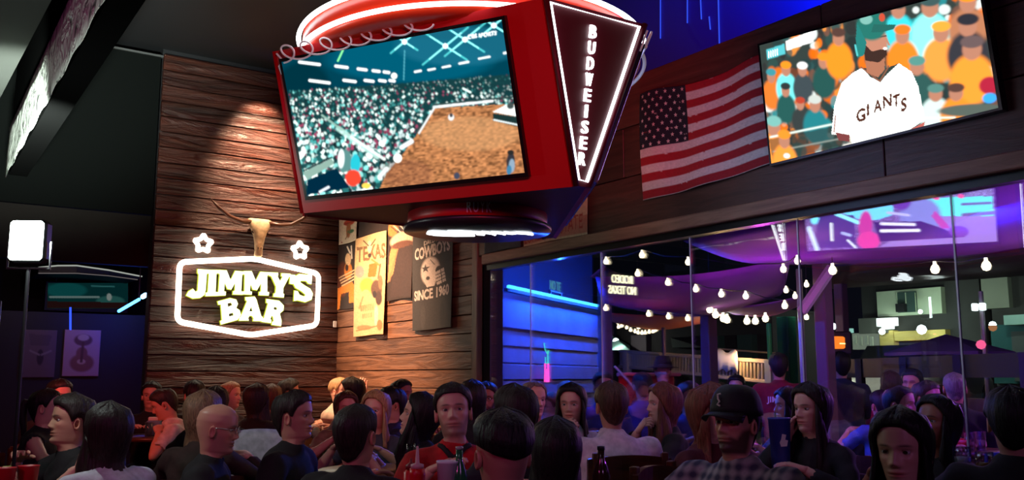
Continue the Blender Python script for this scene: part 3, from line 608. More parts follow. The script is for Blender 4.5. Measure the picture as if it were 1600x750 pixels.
# black poster with the orange horse
H = Paint(50, 120, [(40, 205), (160, 190), (150, 535), (38, 550)], L3(44, 28, 22)); oc = L3(226, 128, 40)
H.ell(70, 390, 40, 90, L3(120, 48, 14), .6); H.poly([(40, 440), (130, 405), (145, 430), (140, 510), (115, 510), (112, 455), (60, 470), (52, 545), (38, 548)], oc); H.ell(105, 345, 24, 44, oc); H.ell(105, 285, 18, 34, L3(232, 190, 140)); H.line(100, 215, 118, 250, 6, L3(236, 220, 200)); H.line(125, 212, 128, 280, 5, L3(236, 220, 200))
for q in range(4): H.line(48 + q * 6, 385 + q * 14, 140, 345 + q * 16, 4, L3(240, 200, 150))
H.ell(98, 330, 10, 18, L3(60, 30, 20)); H.noise(.08, 2, 2)
poster('poster', 'black poster with an orange rider in the corner', 'poster', (9.68, 9.2, 2.12, 2.84), 50, 120, H, XP + .004, .004, 5)
S_ = Paint(40, 60, [(48, -40), (163, -40), (160, 180), (45, 195)], L3(214, 198, 172)); S_.ell(115, 80, 34, 16, L3(180, 60, 30)); S_.ell(112, 120, 14, 40, L3(150, 90, 50)); S_.ell(125, 128, 20, 10, L3(60, 110, 70)); S_.line(85, 85, 140, 78, 5, L3(140, 40, 20)); S_.ell(68, 182, 5, 5, L3(150, 60, 40)); S_.line(95, 165, 120, 120, 4, L3(120, 80, 40)); S_.noise(.06, 2, 2)
poster('poster', 'small white poster with a red bird shape, topmost in the corner', 'poster', (9.67, 9.21, 2.848, 3.33), 40, 60, S_, XP - .002, .003, 6)
# beam posters
Z_ = Paint(110, 70, [(80, 60), (790, 20), (790, 580), (80, 735)], L3(196, 178, 140)); rd = L3(150, 50, 40)
Z_.poly([(60, 600), (800, 420), (800, 560), (60, 720)], L3(176, 120, 96)); Z_.text('LONE STAR STATE', 95, 650, 748, 468, 118, rd, .01); Z_.ell(640, 290, 60, 70, L3(110, 104, 96)); [Z_.line(585 + 28 * n, 330 - 6 * n, 585 + 28 * n, 275 - 6 * n, 7, L3(60, 56, 54)) for n in range(5)]; Z_.ell(676, 200, 26, 70, L3(40, 34, 32)); Z_.ell(500, 370, 50, 60, L3(120, 96, 84)); Z_.line(430, 420, 690, 372, 6, L3(120, 90, 60)); Z_.ell(300, 350, 160, 140, L3(150, 120, 90)); Z_.noise(.06, 2, 2)
poster('poster', 'tan poster ending in the word STATE, pinned low on the beam', 'poster', (6.10, 5.29, 2.425, 2.97), 110, 70, Z_, XR - .03, .003, 7)
N_ = Paint(40, 40, [(0, 0), (1, 0), (1, 1), (0, 1)], L3(52, 60, 70)); N_.noise(.1, 2, 2)
poster('poster', 'dark grey-blue poster on the beam beside the tan one', 'poster', (6.68, 6.14, 2.43, 2.9), 40, 40, N_, XR - .03, .003, 8)

# ------------------------------------------------------------------ flag
fr, fw_, fb = L3(160, 18, 32), L3(212, 204, 194), L3(20, 24, 40)
FP = Paint(150, 104, [(0, 0), (1.9, 0), (1.9, 1), (0, 1)], fw_)
for q in range(0, 13, 2): FP.mix(((FP.V >= q / 13) & (FP.V < (q + 1) / 13)).astype(float), fr)
FP.mix(((FP.U < .4) & (FP.V < 7 / 13)).astype(float), fb)
for q in range(60):
    u, v = RNG.random(), RNG.integers(0, 14) / 13; FP.ell(u * 1.9, v, .012 * RNG.random() + .006, .006, fw_ if RNG.random() < .6 else fr, .8)
FP.noise(.06, 2, 1)
def flag_fn(u, v):
    y = 4.69 + (3.585 - 4.69) * u; zt = 3.335 - .03 * u + .012 * math.sin(u * 9) - .03 * math.sin(u * math.pi); zb = 2.585 + .05 * u - .02 * math.sin(u * math.pi)
    return (XR - .05 - .012 * math.sin(v * 4 + u * 7) - .01 * math.sin(u * 15), y, zt + (zb - zt) * v)
fo = FP.obj('flag', flag_fn, CLOTH, None, .003); tag(fo, 'worn United States flag pinned to the beam beside the television', 'flag')
sb = MB()
for r_ in range(9):
    for c_ in range(6 if r_ % 2 == 0 else 5):
        u = .4 * ((c_ + .5) / 6 + (0 if r_ % 2 == 0 else 1 / 12)); v = 7 / 13 * (r_ + .6) / 9.2
        ps = []
        for k in range(10):
            a = R(36 * k); rr = .0165 if k % 2 == 0 else .007
            q = flag_fn(u + rr * math.sin(a) / 1.1, v - rr * math.cos(a) / .74); ps.append((q[0] - .004, q[1], q[2]))
        ce = flag_fn(u, v); k0 = len(sb.v); sb.add(ps + [(ce[0] - .006, ce[1], ce[2])], [(i, (i + 1) % 10, 10) for i in range(10)])
so = sb.obj('stars', M('flag_star_white', fw_, .8), fo)

# ------------------------------------------------------------------ television on the beam
B_ = Paint(330, 190, [(60, 205), (980, -10), (1052, 465), (100, 690)], (.035, .05, .045))
pb = [(1.0, .20, .005), (.02, .03, .03), (.8, .15, .005), (.02, .05, .05), (.02, .30, .33), (.03, .09, .09), (.9, 1.0, .95), (.03, .03, .03), (.20, .09, .06), (.03, .08, .07), (.9, .3, .05)]
for q in range(520):
    x, y = RNG.uniform(60, 1050), RNG.uniform(-20, 690); r = RNG.uniform(10, 42) * (.7 if y < 250 else 1); B_.ell(x, y, r, r * RNG.uniform(.8, 1.5), pb[RNG.integers(0, 11)], .8)
def fan(x, y, s, body, cap, skin=(.5, .22, .14)):
    B_.ell(x, y + 75 * s, 48 * s, 62 * s, body); B_.ell(x, y, 21 * s, 27 * s, skin); B_.ell(x, y - 18 * s, 25 * s, 15 * s, cap)
for a in ((115, 330, 1.0, (.8, .2, .03), (.05, .3, .35)), (190, 300, 1.05, (.2, 1, 1), (1, .3, .02)), (270, 300, 1.0, (.05, .07, .08), (1, 1, 1)), (370, 265, 1.1, (.02, .09, .08), (1, .3, .02)), (185, 385, 1.0, (.02, .1, .09), (.03, .04, .04)), (440, 170, 1.2, (1.1, .3, .02), (.1, .05, .04)), (255, 440, .9, (.04, .05, .05), (.5, .06, .03)), (325, 440, 1.2, (.02, .22, .25), (.6, .65, .6)), (120, 540, 1.5, (1.1, .35, .05), (.2, .5, .45)), (690, 65, 1.3, (.05, .7, .75), (.05, .06, .06)), (810, 60, 1.5, (.3, 1.2, 1.15), (.05, .1, .1)), (945, 50, 1.4, (.5, .2, .1), (1.1, .3, .02)), (705, 165, 1.3, (1.0, .25, .02), (1.0, .2, .02)), (850, 160, 1.4, (1.1, .35, .06), (1, .4, .05)), (760, 290, 1.3, (.03, .1, .09), (.1, .3, .26)), (945, 140, 1.5, (.04, .04, .05), (.03, .03, .04)), (960, 230, 1.6, (1.1, .35, .04), (.15, .1, .1)), (830, 400, 1.2, (.7, .9, .85), (.1, .25, .22)), (905, 400, 1.2, (1.0, .3, .03), (.1, .05, .04))): fan(*a)
B_.ell(1020, 375, 34, 34, (.45, .02, .05)); B_.ell(1022, 425, 24, 20, (.05, .4, 1.0)); B_.ell(960, 470, 120, 24, (.1, .13, .11))
B_.line(100, 580, 400, 520, 5, (.8, .95, .85)); B_.line(110, 640, 480, 570, 4, (.8, .9, .8)); B_.line(780, 495, 900, 497, 5, (.8, .9, .8)); B_.poly([(90, 590), (400, 530), (500, 590), (110, 690)], (.03, .045, .04), .7); fan(170, 590, 1.3, (1.1, .35, .05), (1.0, .3, .03)); B_.ell(180, 655, 16, 10, (.9, 1, 1))
B_.poly([(195, 185), (322, 142), (326, 185), (198, 222)], (1.4, 1.4, 1.35)); B_.poly([(95, 222), (186, 195), (190, 236), (98, 262)], (.1, .55, .6)); B_.blur(2); [B_.line(106 + 11 * n, 252 - 3 * n, 106 + 11 * n, 230 - 3 * n, 3.5, (1.3, 1.3, 1.3)) for n in range(5)]
jer = [(540, 290), (620, 300), (690, 275), (740, 310), (765, 370), (790, 500), (740, 535), (700, 560), (490, 600), (480, 565), (398, 560), (415, 440), (450, 350), (500, 310)]
B_.poly(jer, (1.5, 1.55, 1.45)); B_.poly([(415, 552), (480, 562), (478, 590), (430, 585)], (.2, .05, .05)); B_.poly([(735, 540), (790, 510), (785, 530), (745, 545)], (.5, .12, .1)); B_.line(418, 485, 410, 550, 4, (.3, .1, .08)); B_.line(495, 480, 482, 590, 4, (.75, .7, .5), .7)
B_.poly([(540, 290), (620, 300), (690, 275), (640, 320), (615, 350), (570, 325)], (.03, .05, .045)); B_.line(535, 288, 612, 345, 4, (.25, .1, .06)); B_.line(612, 345, 650, 285, 4, (.25, .1, .06))
B_.poly([(550, 240), (635, 240), (632, 300), (605, 330), (560, 310)], (.42, .17, .1)); B_.ell(600, 195, 46, 68, (.52, .23, .15)); B_.poly([(556, 200), (580, 225), (640, 215), (645, 240), (610, 270), (555, 262), (545, 220)], (.05, .025, .02)); B_.ell(636, 215, 9, 6, (1, .85, .8)); B_.line(590, 172, 640, 165, 4, (.12, .05, .04)); B_.line(640, 175, 652, 200, 5, (.5, .22, .14))
B_.ell(582, 125, 62, 56, (.02, .17, .14)); B_.poly([(522, 110), (560, 190), (548, 240), (520, 250), (515, 170)], (.02, .2, .18)); B_.poly([(580, 150), (590, 118), (680, 122), (672, 138), (625, 150)], (.02, .13, .11)); B_.ell(560, 98, 26, 20, (.25, .55, .48), .8); B_.ell(625, 92, 12, 16, (.6, .08, .04)); B_.line(512, 200, 520, 240, 5, (.1, .6, .6))
for q, ch in enumerate('GIANTS'):
    xx = [510, 556, 584, 624, 664, 696][q]; yy = [484, 462, 446, 428, 426, 442][q]; ww = [40, 10, 36, 36, 28, 24][q]
    B_.text(ch, xx, yy + 3, xx + ww, yy - 8, 54 if q in (0, 5) else 50, (.09, .03, .02), .035)
tvp = thing('wall_television', 'large flat television above the windows showing a batter in a white jersey', 'television', (XR - .1, 2.9, 2.6))
def tvf(u, v, d):                  # hung on a bracket, slightly turned
    a = Vector((XR - .105, 3.575, 3.345)); b = Vector((XR - .115, 2.235, 3.235)); c = Vector((XR - .075, 2.205, 2.635)); e = Vector((XR - .065, 3.555, 2.625))
    p_ = (a * (1 - u) + b * u) * (1 - v) + (e * (1 - u) + c * u) * v; return p_ + Vector((-d, 0, 0)) - Vector(tvp.location)
MB().prism([(-.012, -.018), (1.012, -.018), (1.012, 1.02), (-.012, 1.02)], tvf, -.05, .006).obj('casing', M('gloss_black'), tvp)
B_.obj('screen', lambda u, v: tvf(u, v, .008), SCR, tvp)
MB().box(.06, .1, -.2, .2, .15, .45).obj('wall_bracket', BLACKM, tvp)
# ------------------------------------------------------------------ floodlight, rack and dark hall on the far side
FLP = Vector((.640, 5.0, 2.03))
fl_ = thing('floodlight', 'bright white floodlight glaring on a thin stand below the foil', 'floodlight', (FLP.x, FLP.y, 0), -R(32))
MB().box(-.085, .085, -.02, .07, FLP.z - .105, FLP.z + .105, .02).obj('housing', BLACKM, fl_)
MB().box(-.077, .077, -.03, -.018, FLP.z - .095, FLP.z + .095, .012).obj('lamp_panel', glow('flood_white', (.86, 1.0, .94), 10), fl_)
MB().tube([(-.10, .02, FLP.z), (-.10, .02, FLP.z - .13), (.10, .02, FLP.z - .13), (.10, .02, FLP.z)], .008, 6).obj('yoke', BLACKM, fl_)
MB().tube([(0, .02, .3), (0, .02, FLP.z - .13)], .009, 8).obj('pole', BLACKM, fl_)
for a in (90, 210, 330): MB().tube([(0, .02, .75), (.42 * math.cos(R(a)), .02 + .42 * math.sin(R(a)), .015)], .011, 6, round_ends=True).obj('leg', BLACKM, fl_)
point('floodlight_glow', (FLP.x - .03, FLP.y - .12, FLP.z), (.85, 1.0, .93), 17, .08)
spot('floodlight_beam', (FLP.x - .12, FLP.y - .05, FLP.z + .1), (.765, 6.6, 3.06), (.86, 1.0, .9), 1900, 50, 1.0, .05)
rk = thing('equipment_rack', 'black equipment rack with chrome catches and small red lights in the dark', 'rack', (.36, 5.4, 0), -.15)
for x in (-.2, .2):
    for y in (-.2, .2): MB().box(x - .02, x + .02, y - .02, y + .02, 0, 1.78, .004).obj('post', BLACKM, rk)
for q in range(6):
    un = MB().box(-.185, .185, -.21, .2, .2 + q * .26, .43 + q * .26, .008).obj('unit', M('rack_unit', (.025, .025, .028), .35), rk)
    for x in (-.15, .12): MB().box(x, x + .03, -.222, -.205, .24 + q * .26, .33 + q * .26, .004).obj('catch', CHROME, un)
MB().box(-.21, .21, -.21, .21, 1.76, 1.8, .006).obj('lid', BLACKM, rk)
MB().lathe([(.001, 0), (.008, 0), (.008, .006), (.001, .006)], 8).obj('indicator_light', glow('red_led', (1, .05, .1), 8), rk, loc=(-.16, -.2, 1.8))
MB().lathe([(.001, 0), (.006, 0), (.006, .006), (.001, .006)], 8).obj('indicator_light', glow('blue_led', (.1, .2, 1), 6), rk, loc=(.02, -.2, 1.8))
cn = thing('bar_canopy', 'dark curved bar canopy edged with two thin pale light strips in the hall', 'canopy', (2.2, 12.6, 2.6))
ca = [(1.728, 12.500, 2.694), (1.929, 12.450, 2.726), (2.135, 12.400, 2.736), (2.505, 12.400, 2.704), (2.928, 12.500, 2.659)]
cb_ = [(1.732, 12.500, 2.625), (1.935, 12.450, 2.633), (2.141, 12.400, 2.641), (2.509, 12.400, 2.633), (2.876, 12.500, 2.615)]
cl = Vector((2.2, 12.6, 2.6)); SL = glow('dim_strip', (.75, .8, .72), .45)
MB().tube([Vector(p) - cl for p in ca], .009, 6).obj('light_strip', SL, cn); MB().tube([Vector(p) - cl for p in cb_], .006, 6).obj('light_strip', glow('dim_strip_low', (.7, .6, .6), .16), cn)
mb = MB(); mb.rings([[Vector(a) - cl + Vector((0, .01, 0)), Vector(a) - cl + Vector((0, 1.0, .05)), Vector(b) - cl + Vector((0, 1.0, 0)), Vector(b) - cl + Vector((0, .01, 0))] for a, b in zip(ca, cb_)]); mb.obj('fascia', BLACK, cn)
HS = Paint(90, 40, [(78, 440), (200, 440), (200, 482), (75, 482)], (.002, .03, .032)); HS.ell(105, 452, 30, 12, (.004, .075, .075)); HS.ell(172, 470, 22, 9, (.02, .10, .09)); HS.ell(170, 463, 4, 6, (.25, .3, .28)); HS.poly([(75, 470), (200, 472), (200, 482), (75, 482)], (.02, .006, .006)); [HS.line(80 + 4.2 * n, 463, 82 + 4.2 * n, 463, 2.2, (.15, .22, .21)) for n in range(18)]; HS.line(143, 445, 178, 446, 1.4, (.03, .14, .14))
hs = thing('hall_screen', 'dim teal screen with a caption line glowing over the dark bar hall', 'screen', (2.25, 13.1, 2.2))
a, b, c_, d_ = [Vector(p) - Vector((2.25, 13.1, 2.2)) for p in ((1.933, 13.100, 2.569), (2.895, 13.100, 2.624), (2.914, 13.100, 2.285), (1.947, 13.100, 2.245))]
HS.obj('picture', lambda u, v: (a * (1 - u) + b * u) * (1 - v) + (d_ * (1 - u) + c_ * u) * v, vcol('lit_screen_dim', .55), hs)
MB().box(a.x - .02, b.x + .02, .01, .06, d_.z - .02, a.z + .02).obj('casing', BLACK, hs)
for x in (a.x + .1, b.x - .1): MB().tube([(x, .035, a.z), (x, .035, ZC - 2.2)], .012, 6).obj('hanger', BLACKM, hs)
for nm, lab, q in (('a', 'pale hall poster of a boot shaped like a guitar', ((2.032, 12.300, 1.948), (2.437, 12.300, 1.395))), ('b', 'dim mauve hall poster of a longhorn head', ((1.593, 12.300, 1.935), (1.950, 12.300, 1.380)))):
    if nm == 'a':
        pt = Paint(40, 56, [(0, 0), (52, 0), (52, 73), (0, 73)], L3(200, 160, 165)); pt.ell(27, 52, 17, 14, L3(150, 96, 84)); pt.ell(26, 37, 8, 10, L3(150, 96, 84)); pt.ell(27, 16, 13, 9, L3(120, 80, 80)); pt.ell(27, 12, 8, 5, L3(210, 180, 170)); pt.ell(26, 50, 6, 4, L3(210, 170, 150)); pt.line(27, 20, 26, 50, 2.5, L3(110, 70, 64))
    else:
        pt = Paint(40, 56, [(0, 0), (52, 0), (52, 73), (0, 73)], L3(120, 100, 108)); pt.ell(28, 42, 5, 12, L3(70, 60, 66)); pt.line(12, 32, 26, 38, 2, L3(150, 135, 140)); pt.line(44, 32, 30, 38, 2, L3(150, 135, 140)); pt.poly([(8, 6), (44, 8), (40, 24), (12, 24)], L3(104, 88, 96))
    A, B2 = Vector(q[0]), Vector(q[1])
    o = pt.obj('poster', lambda u, v: (A.x + (B2.x - A.x) * u, 12.28 + .004 * math.sin(u * 7), A.z + (B2.z - A.z) * v), CLOTH, None, .003); tag(o, lab, 'poster')
struct(MB().box(-1.8, 4.28, 12.3, 12.4, 0, 2.15).obj('wall_bar', M('bar_wall_paint', (.03, .03, .035), .7)))
lt = thing('blue_tube_light', 'blue tube light glowing in the dark hall beside the sign wall', 'tube light', (2.6, 12.15, 2.2))
p0, p1 = Vector((2.590, 12.100, 2.181)) - Vector((2.6, 12.15, 2.2)), Vector((2.766, 11.900, 2.316)) - Vector((2.6, 12.15, 2.2)); MB().tube([p1 + Vector((0, 0, .02)), Vector((p1.x, p1.y, ZC - 2.2))], .008, 5).obj('hanger', BLACKM, lt)
MB().tube([p0, p1], .02, 8, round_ends=True).obj('tube', glow('blue_neon', (.06, .32, 1.0), 7), lt); MB().tube([p1 + Vector((.03, -.06, .03)), p1 + Vector((.05, -.1, .05))], .03, 8, round_ends=True).obj('end_cap', glow('blue_neon_hot', (.25, .6, 1.0), 5), lt)
o = MB().tube([(2.077, 12.290, 2.217), (2.094, 12.290, 1.942)], .012, 6).obj('blue_strip_light', glow('blue_strip', (.03, .08, .9), 1.6)); tag(o, 'thin upright blue light strip between the two hall posters', 'light strip')
# hanging light strings in the blue cove
for q, (x, y0, y1) in enumerate(((1032, -60, 60), (1074, -60, 36), (1094, -60, 30), (1108, 26, 46), (1123, -60, 68))):
    a_, b_ = [((5.085, 5.212, 4.709), (5.085, 5.233, 4.067)), ((5.085, 4.915, 4.596), (5.085, 4.934, 4.100)), ((5.085, 4.794, 4.550), (5.085, 4.786, 4.083)), ((5.085, 4.707, 4.078), (5.085, 4.699, 3.974)), ((5.085, 4.606, 4.479), (5.085, 4.614, 3.838))][q]
    o = MB().tube([b_, a_], .0055, 5).obj('blue_light_strand', glow('blue_strand', (.04, .09, 1.0), .9)); tag(o, ['longest blue strand in the cove, hanging nearest the screen block', 'blue strand in the cove next to the one by the screen block', 'slightly curved blue strand hanging in the cove above the flag', 'short broken piece of blue strand low in the cove', 'bright blue strand reaching lowest towards the flag stripes'][q], 'light strand', 'blue strands in the cove')
# lettered light sign across the room, seen only as its reflection in the glazing
rs_ = thing('reader_sign', 'pale yellow light sign whose reflection in the window reads RODEO NO TEXAS', 'sign', (-.81, 10.93, 2.62))
for t_, zz, w_, in (('RODEO', .27, .42), ('NO TEXAS', .10, .55)):
    tb = MB(); text_into(tb, t_, lambda u, v, d: (u, -d, v), w_, .13, 0, zz, .0, .02); tb.obj('lettering', glow('sign_yellow', (1, .93, .55), 4.5), rs_)
MB().box(-.32, .32, 0, .05, 0, .38, .006).obj('backing', BLACK, rs_)

# ------------------------------------------------------------------ the terrace beyond the glazing
struct(MB().box(4.4, 11.5, -12, 24, -.12, -.02).obj('terrace_floor', M('terrace_boards', L3(70, 62, 56), .7, var=.3, scale=3)))
struct(MB().box(11.5, 90, -60, 90, -.14, -.05).obj('street_ground', M('asphalt', L3(58, 58, 56), .8, var=.25, scale=1)))
SAILM = M('violet_sail_cloth', L3(134, 74, 168), .85, var=.12, scale=1.2); SAIL_LIT = M('orange_lit_sail_cloth', L3(206, 120, 92), .85, var=.12, scale=1.2)  # second cloth colour has the orange light on the lowest sail put in
def sail(label, c, mat, sag):
    P0, P1, P2, P3 = [Vector(p) for p in c]
    o = MB().grid(lambda u, v: (P0 * (1 - u) + P1 * u) * (1 - v) + (P3 * (1 - u) + P2 * u) * v + Vector((0, 0, -sag * math.sin(u * math.pi) * (.3 + .7 * v) - sag * .5 * math.sin(v * math.pi))), 24, 12).obj('shade_sail', mat, None, True)
    o.modifiers.new('thickness', 'SOLIDIFY').thickness = .006; tag(o, label, 'shade sail', 'shade sails over the terrace')
sail('broad violet shade sail stretching along under the beam', ((4.718, 4.674, 2.333), (5.299, 2.245, 2.645), (9.716, 4.084, 2.728), (7.460, 6.183, 2.509)), SAILM, .10)
sail('violet and magenta shade sail lower, behind the mirrored sign letters', ((5.254, 6.285, 2.254), (7.127, 5.679, 2.497), (9.223, 7.567, 2.373), (7.522, 8.761, 2.311)), SAILM, .22)
sail('pale shade sail coloured as orange-lit, hanging lowest, above the string of clustered bulbs', ((7.144, 8.439, 2.137), (9.072, 8.320, 2.190), (10.568, 10.353, 2.212), (9.716, 10.946, 2.212)), SAIL_LIT, .10)
sail('narrow magenta shade sail near the slanted white strut', ((8.298, 7.626, 2.197), (8.228, 6.436, 2.244), (9.844, 7.766, 2.287), (10.047, 8.862, 2.257)), SAILM, .08)
sail('small red shade sail corner beside the blue kiosk', ((6.044, 7.311, 2.393), (5.947, 6.995, 2.473), (7.324, 8.237, 2.568), (7.111, 8.390, 2.538)), M('red_sail_cloth', L3(170, 40, 50), .85), .02)
# bulbs on strings
BULB = glow('warm_bulb', (1.0, .80, .50), 9.0)
def lights(label, pts, r=.024):
    t = thing('string_lights', label, 'string lights', pts[0], 0, 'strings of bulbs on the terrace'); P0 = Vector(pts[0]); q = [Vector(p) - P0 for p in pts]; n = len(q)
    lf = []
    for i, p in enumerate(q):
        lf.append(p + Vector((0, 0, r * 1.9)))
        if i < n - 1: m = (p + q[i + 1]) / 2; lf.append(m + Vector((0, 0, r * 1.9 - .05 * (q[i + 1] - p).length)))
    lf = [lf[0] + Vector((.02, .02, .6))] + lf
    if n > 1: MB().tube(lf, .004, 4).obj('cable', BLACK, t)
    b = MB(); b.lathe([(.001, -r), (r * .7, -r * .75), (r, 0), (r * .75, r * .75), (r * .35, r * 1.2), (r * .35, r * 1.8), (.001, r * 1.85)], 10); first = None
    for p in q:
        if first is None: first = b.obj('bulb', BULB, t, True, loc=p)
        else: o = first.copy(); COL.objects.link(o); o.location = p
lights('three widely spaced bulbs under the beam over the mirrored sign', [(5.191, 6.064, 2.357), (5.166, 5.589, 2.360), (5.189, 5.099, 2.255), (5.633, 4.558, 2.178), (5.551, 4.362, 2.215)])
lights('string of bulbs running across the middle violet sail', [(5.555, 6.072, 2.277), (5.637, 5.786, 2.179), (5.692, 5.515, 2.106), (5.720, 5.260, 2.047), (5.806, 5.081, 2.023), (5.826, 4.716, 1.924)])
lights('string of bulbs below the middle sail, level with the kiosk tube', [(6.199, 7.261, 2.072), (6.422, 6.872, 2.001), (6.515, 6.690, 1.970), (6.526, 6.442, 1.939)])
lights('drooping string of bulbs by the square post', [(7.439, 7.010, 2.095), (7.494, 6.982, 2.041), (7.565, 6.940, 2.001), (7.599, 6.918, 1.987), (7.774, 6.799, 1.974), (7.847, 6.748, 1.974), (7.934, 6.683, 2.001)], .036)
lights('two bulbs close to the slanted white strut', [(7.280, 5.870, 2.206), (7.355, 5.828, 2.151)])
lights('bulbs stepping down past the slanted white strut', [(7.437, 5.752, 2.261), (7.463, 5.789, 1.951), (8.040, 5.994, 2.002)])
lights('line of bulbs under the broad sail before the dark roof', [(6.784, 4.971, 2.282), (6.938, 4.136, 2.224), (6.874, 3.691, 2.202)], .035)
lights('swag of clustered bulbs beyond the kiosk corner', [(8.981, 10.848, 2.174), (9.054, 10.801, 2.155), (9.181, 10.716, 2.136), (9.301, 10.622, 2.193), (9.315, 10.624, 2.126), (9.352, 10.595, 2.145), (9.417, 10.555, 2.117), (9.468, 10.527, 2.079), (9.524, 10.491, 2.060), (9.565, 10.466, 2.041), (9.612, 10.434, 2.037), (9.651, 10.406, 2.041), (9.697, 10.372, 2.051), (9.744, 10.338, 2.060), (9.774, 10.314, 2.079), (9.802, 10.289, 2.108), (9.840, 10.259, 2.126)], .024)
lights('two upper bulbs inside the clustered swag', [(9.695, 10.606, 2.128), (9.814, 10.523, 2.128)], .024)
for (x, y, z_) in ((5.551, 4.362, 2.215), (5.720, 5.260, 2.047), (6.938, 4.136, 2.224), (9.337, 10.135, 2.023)): point('bulb_light', (x, y, z_ - .12), (1.0, .55, .2), 3.0, .06)
# blue timber kiosk
KA, KB = Vector((5.192, 7.808, 2.236)), Vector((8.013, 9.544, 2.217)); kd = (KB - KA); kd.z = 0; klen = kd.length; kd.normalize(); kn = Vector((kd.y, -kd.x, 0)); kn = kn if kn.dot(Vector((0, 0, 0)) - KA) > 0 else -kn
kz = KA.z; kang = math.atan2(kd.y, kd.x)
ks = thing('timber_kiosk', 'board-clad kiosk washed in blue light behind the glazing', 'kiosk', (KA.x, KA.y, -.02), kang)
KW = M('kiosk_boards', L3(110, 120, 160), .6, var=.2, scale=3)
sgn = 1 if (Vector((-math.sin(kang), math.cos(kang), 0))).dot(kn) > 0 else -1
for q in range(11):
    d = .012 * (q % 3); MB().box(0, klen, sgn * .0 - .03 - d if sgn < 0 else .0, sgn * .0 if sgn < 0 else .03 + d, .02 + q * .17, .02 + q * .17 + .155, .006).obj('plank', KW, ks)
MB().box(-.04, klen + .04, min(sgn * .07, -.5 * 0), max(sgn * .07, 0), 1.9, kz + .02, .008).obj('fascia', KW, ks)
MB().box(klen - .14, klen, min(sgn * .05, 0), max(sgn * .05, 0), 0, 1.9, .006).obj('corner_post', KW, ks)
bx = MB(); y0, y1 = (-.10, -.005) if sgn > 0 else (.005, .10); bx.box(.02, klen - .02, y0, y1, 0, kz); bx.obj('backing_wall', KW, ks)
tb = MB(); text_into(tb, 'NO TE', lambda u, v, d: (u, sgn * (.03 + d), v), .34, .11, klen * .50, kz + .22, .0, .01, mirror=(sgn > 0)); tb.obj('lettering', glow('cyan_letters', (.15, .6, .85), 1.0), ks)
MB().box(klen * .5 - .19, klen * .5 + .19, min(sgn * .05, sgn * .02), max(sgn * .05, sgn * .02), kz + .14, kz + .155).obj('letter_rail', BLACKM, ks)
for x in (-.17, .17): MB().box(klen * .5 + x - .008, klen * .5 + x + .008, min(sgn * .05, sgn * .02), max(sgn * .05, sgn * .02), kz, kz + .15).obj('rail_bracket', BLACKM, ks)
tl = thing('blue_tube_light', 'long bright blue tube light along the top of the kiosk', 'tube light', (KA.x + kn.x * .12, KA.y + kn.y * .12, kz + .02), kang)
MB().tube([(.12, 0, .03), (klen - .02, 0, .03)], .022, 8, round_ends=True).obj('tube', glow('blue_tube_hot', (.06, .50, 1.0), 7), tl); MB().box(.05, klen, -.02, .02, -.02, .012).obj('batten', BLACK, tl)
area('kiosk_tube_glow', tuple(KA + kd * klen * .5 + kn * .25 + Vector((0, 0, kz - KA.z + .12))), tuple(KA + kd * klen * .5 - kn * .6 + Vector((0, 0, -.8))), (.015, .11, 1.0), 260, klen * .8, .06)
wl = MB(); wl.box(4.7, 9.3, 11.2, 11.3, -.02, 4.2)
wo = struct(wl.obj('wall_terrace', M('terrace_wall_paint', L3(96, 96, 104), .8)))
area('terrace_wall_glow', (7.0, 10.4, 2.0), (7.0, 11.2, 2.7), (.01, .06, 1.0), 260, 3.4, .2)
nf = thing('neon_figure', 'tiny cyan and pink neon figure on the blue kiosk', 'neon sign', (6.163, 8.375, 1.484), 0)
fu = kd; f0 = lambda u, v: fu * u + UP * v + kn * .10
MB().tube([f0(-.06, .27), f0(-.03, .2), f0(.03, .16), f0(.07, .19), f0(.05, .14), f0(.06, .05), f0(-.02, .05), f0(-.02, .12)], .008, 6).obj('cyan_tube', glow('cyan_neon', (.1, 1, .8), 2.2), nf)
MB().tube([f0(-.035, .05), f0(-.03, -.05), f0(-.04, -.15), f0(.0, -.15), f0(.01, -.02), f0(.03, -.15), f0(.07, -.15), f0(.06, .0), f0(.06, .05)], .012, 6).obj('pink_tube', glow('pink_neon', (1, .08, .55), 4), nf)
# posts, struts, railing
PP = M('terrace_post', L3(96, 70, 84), .6); PM = M('steel_post', L3(150, 150, 150), .4, .5)
def post(label, a, b, w_, mat, name='post', cat='post'):
    A, B = Vector(a), Vector(b); h = (A - B).length; o = MB()
    if abs(A.x - B.x) + abs(A.y - B.y) < .35 * h: o.box(-w_ / 2, w_ / 2, -w_ / 2, w_ / 2, 0, A.z + .02, min(.01, w_ * .2)); o = o.obj(name, mat, loc=(A.x, A.y, -.02))
    else: o = o.tube([Vector((0, 0, 0)), A - B], w_ / 2, 6).obj(name, mat, loc=B)
    return tag(o, label, cat)
post('square violet terrace post beside the blue kiosk', (6.815, 7.998, 2.443), (6.933, 8.168, 1.026), .12, PP)
post('square dark red terrace post in the middle of the terrace', (8.533, 8.071, 2.234), (8.637, 8.221, 0.992), .15, PP)
post('slim brown post by the clustered bulbs', (9.155, 9.505, 2.126), (9.254, 9.648, 0.941), .05, PP)
post('blue lit square post left of the orange lantern sign', (7.535, 5.645, 2.473), (7.652, 5.814, 1.076), .13, PP)
post('red painted post behind the orange lantern sign', (10.768, 7.782, 2.741), (10.917, 7.997, 0.955), .13, PP)
post('thin grey steel pole behind the glass joint', (7.527, 5.904, 2.436), (7.641, 6.068, 1.070), .05, PM)
post('green lit pillar beyond the terrace', (11.153, 9.337, 2.183), (11.260, 9.490, 0.908), .06, M('green_pillar', L3(50, 150, 110), .6))
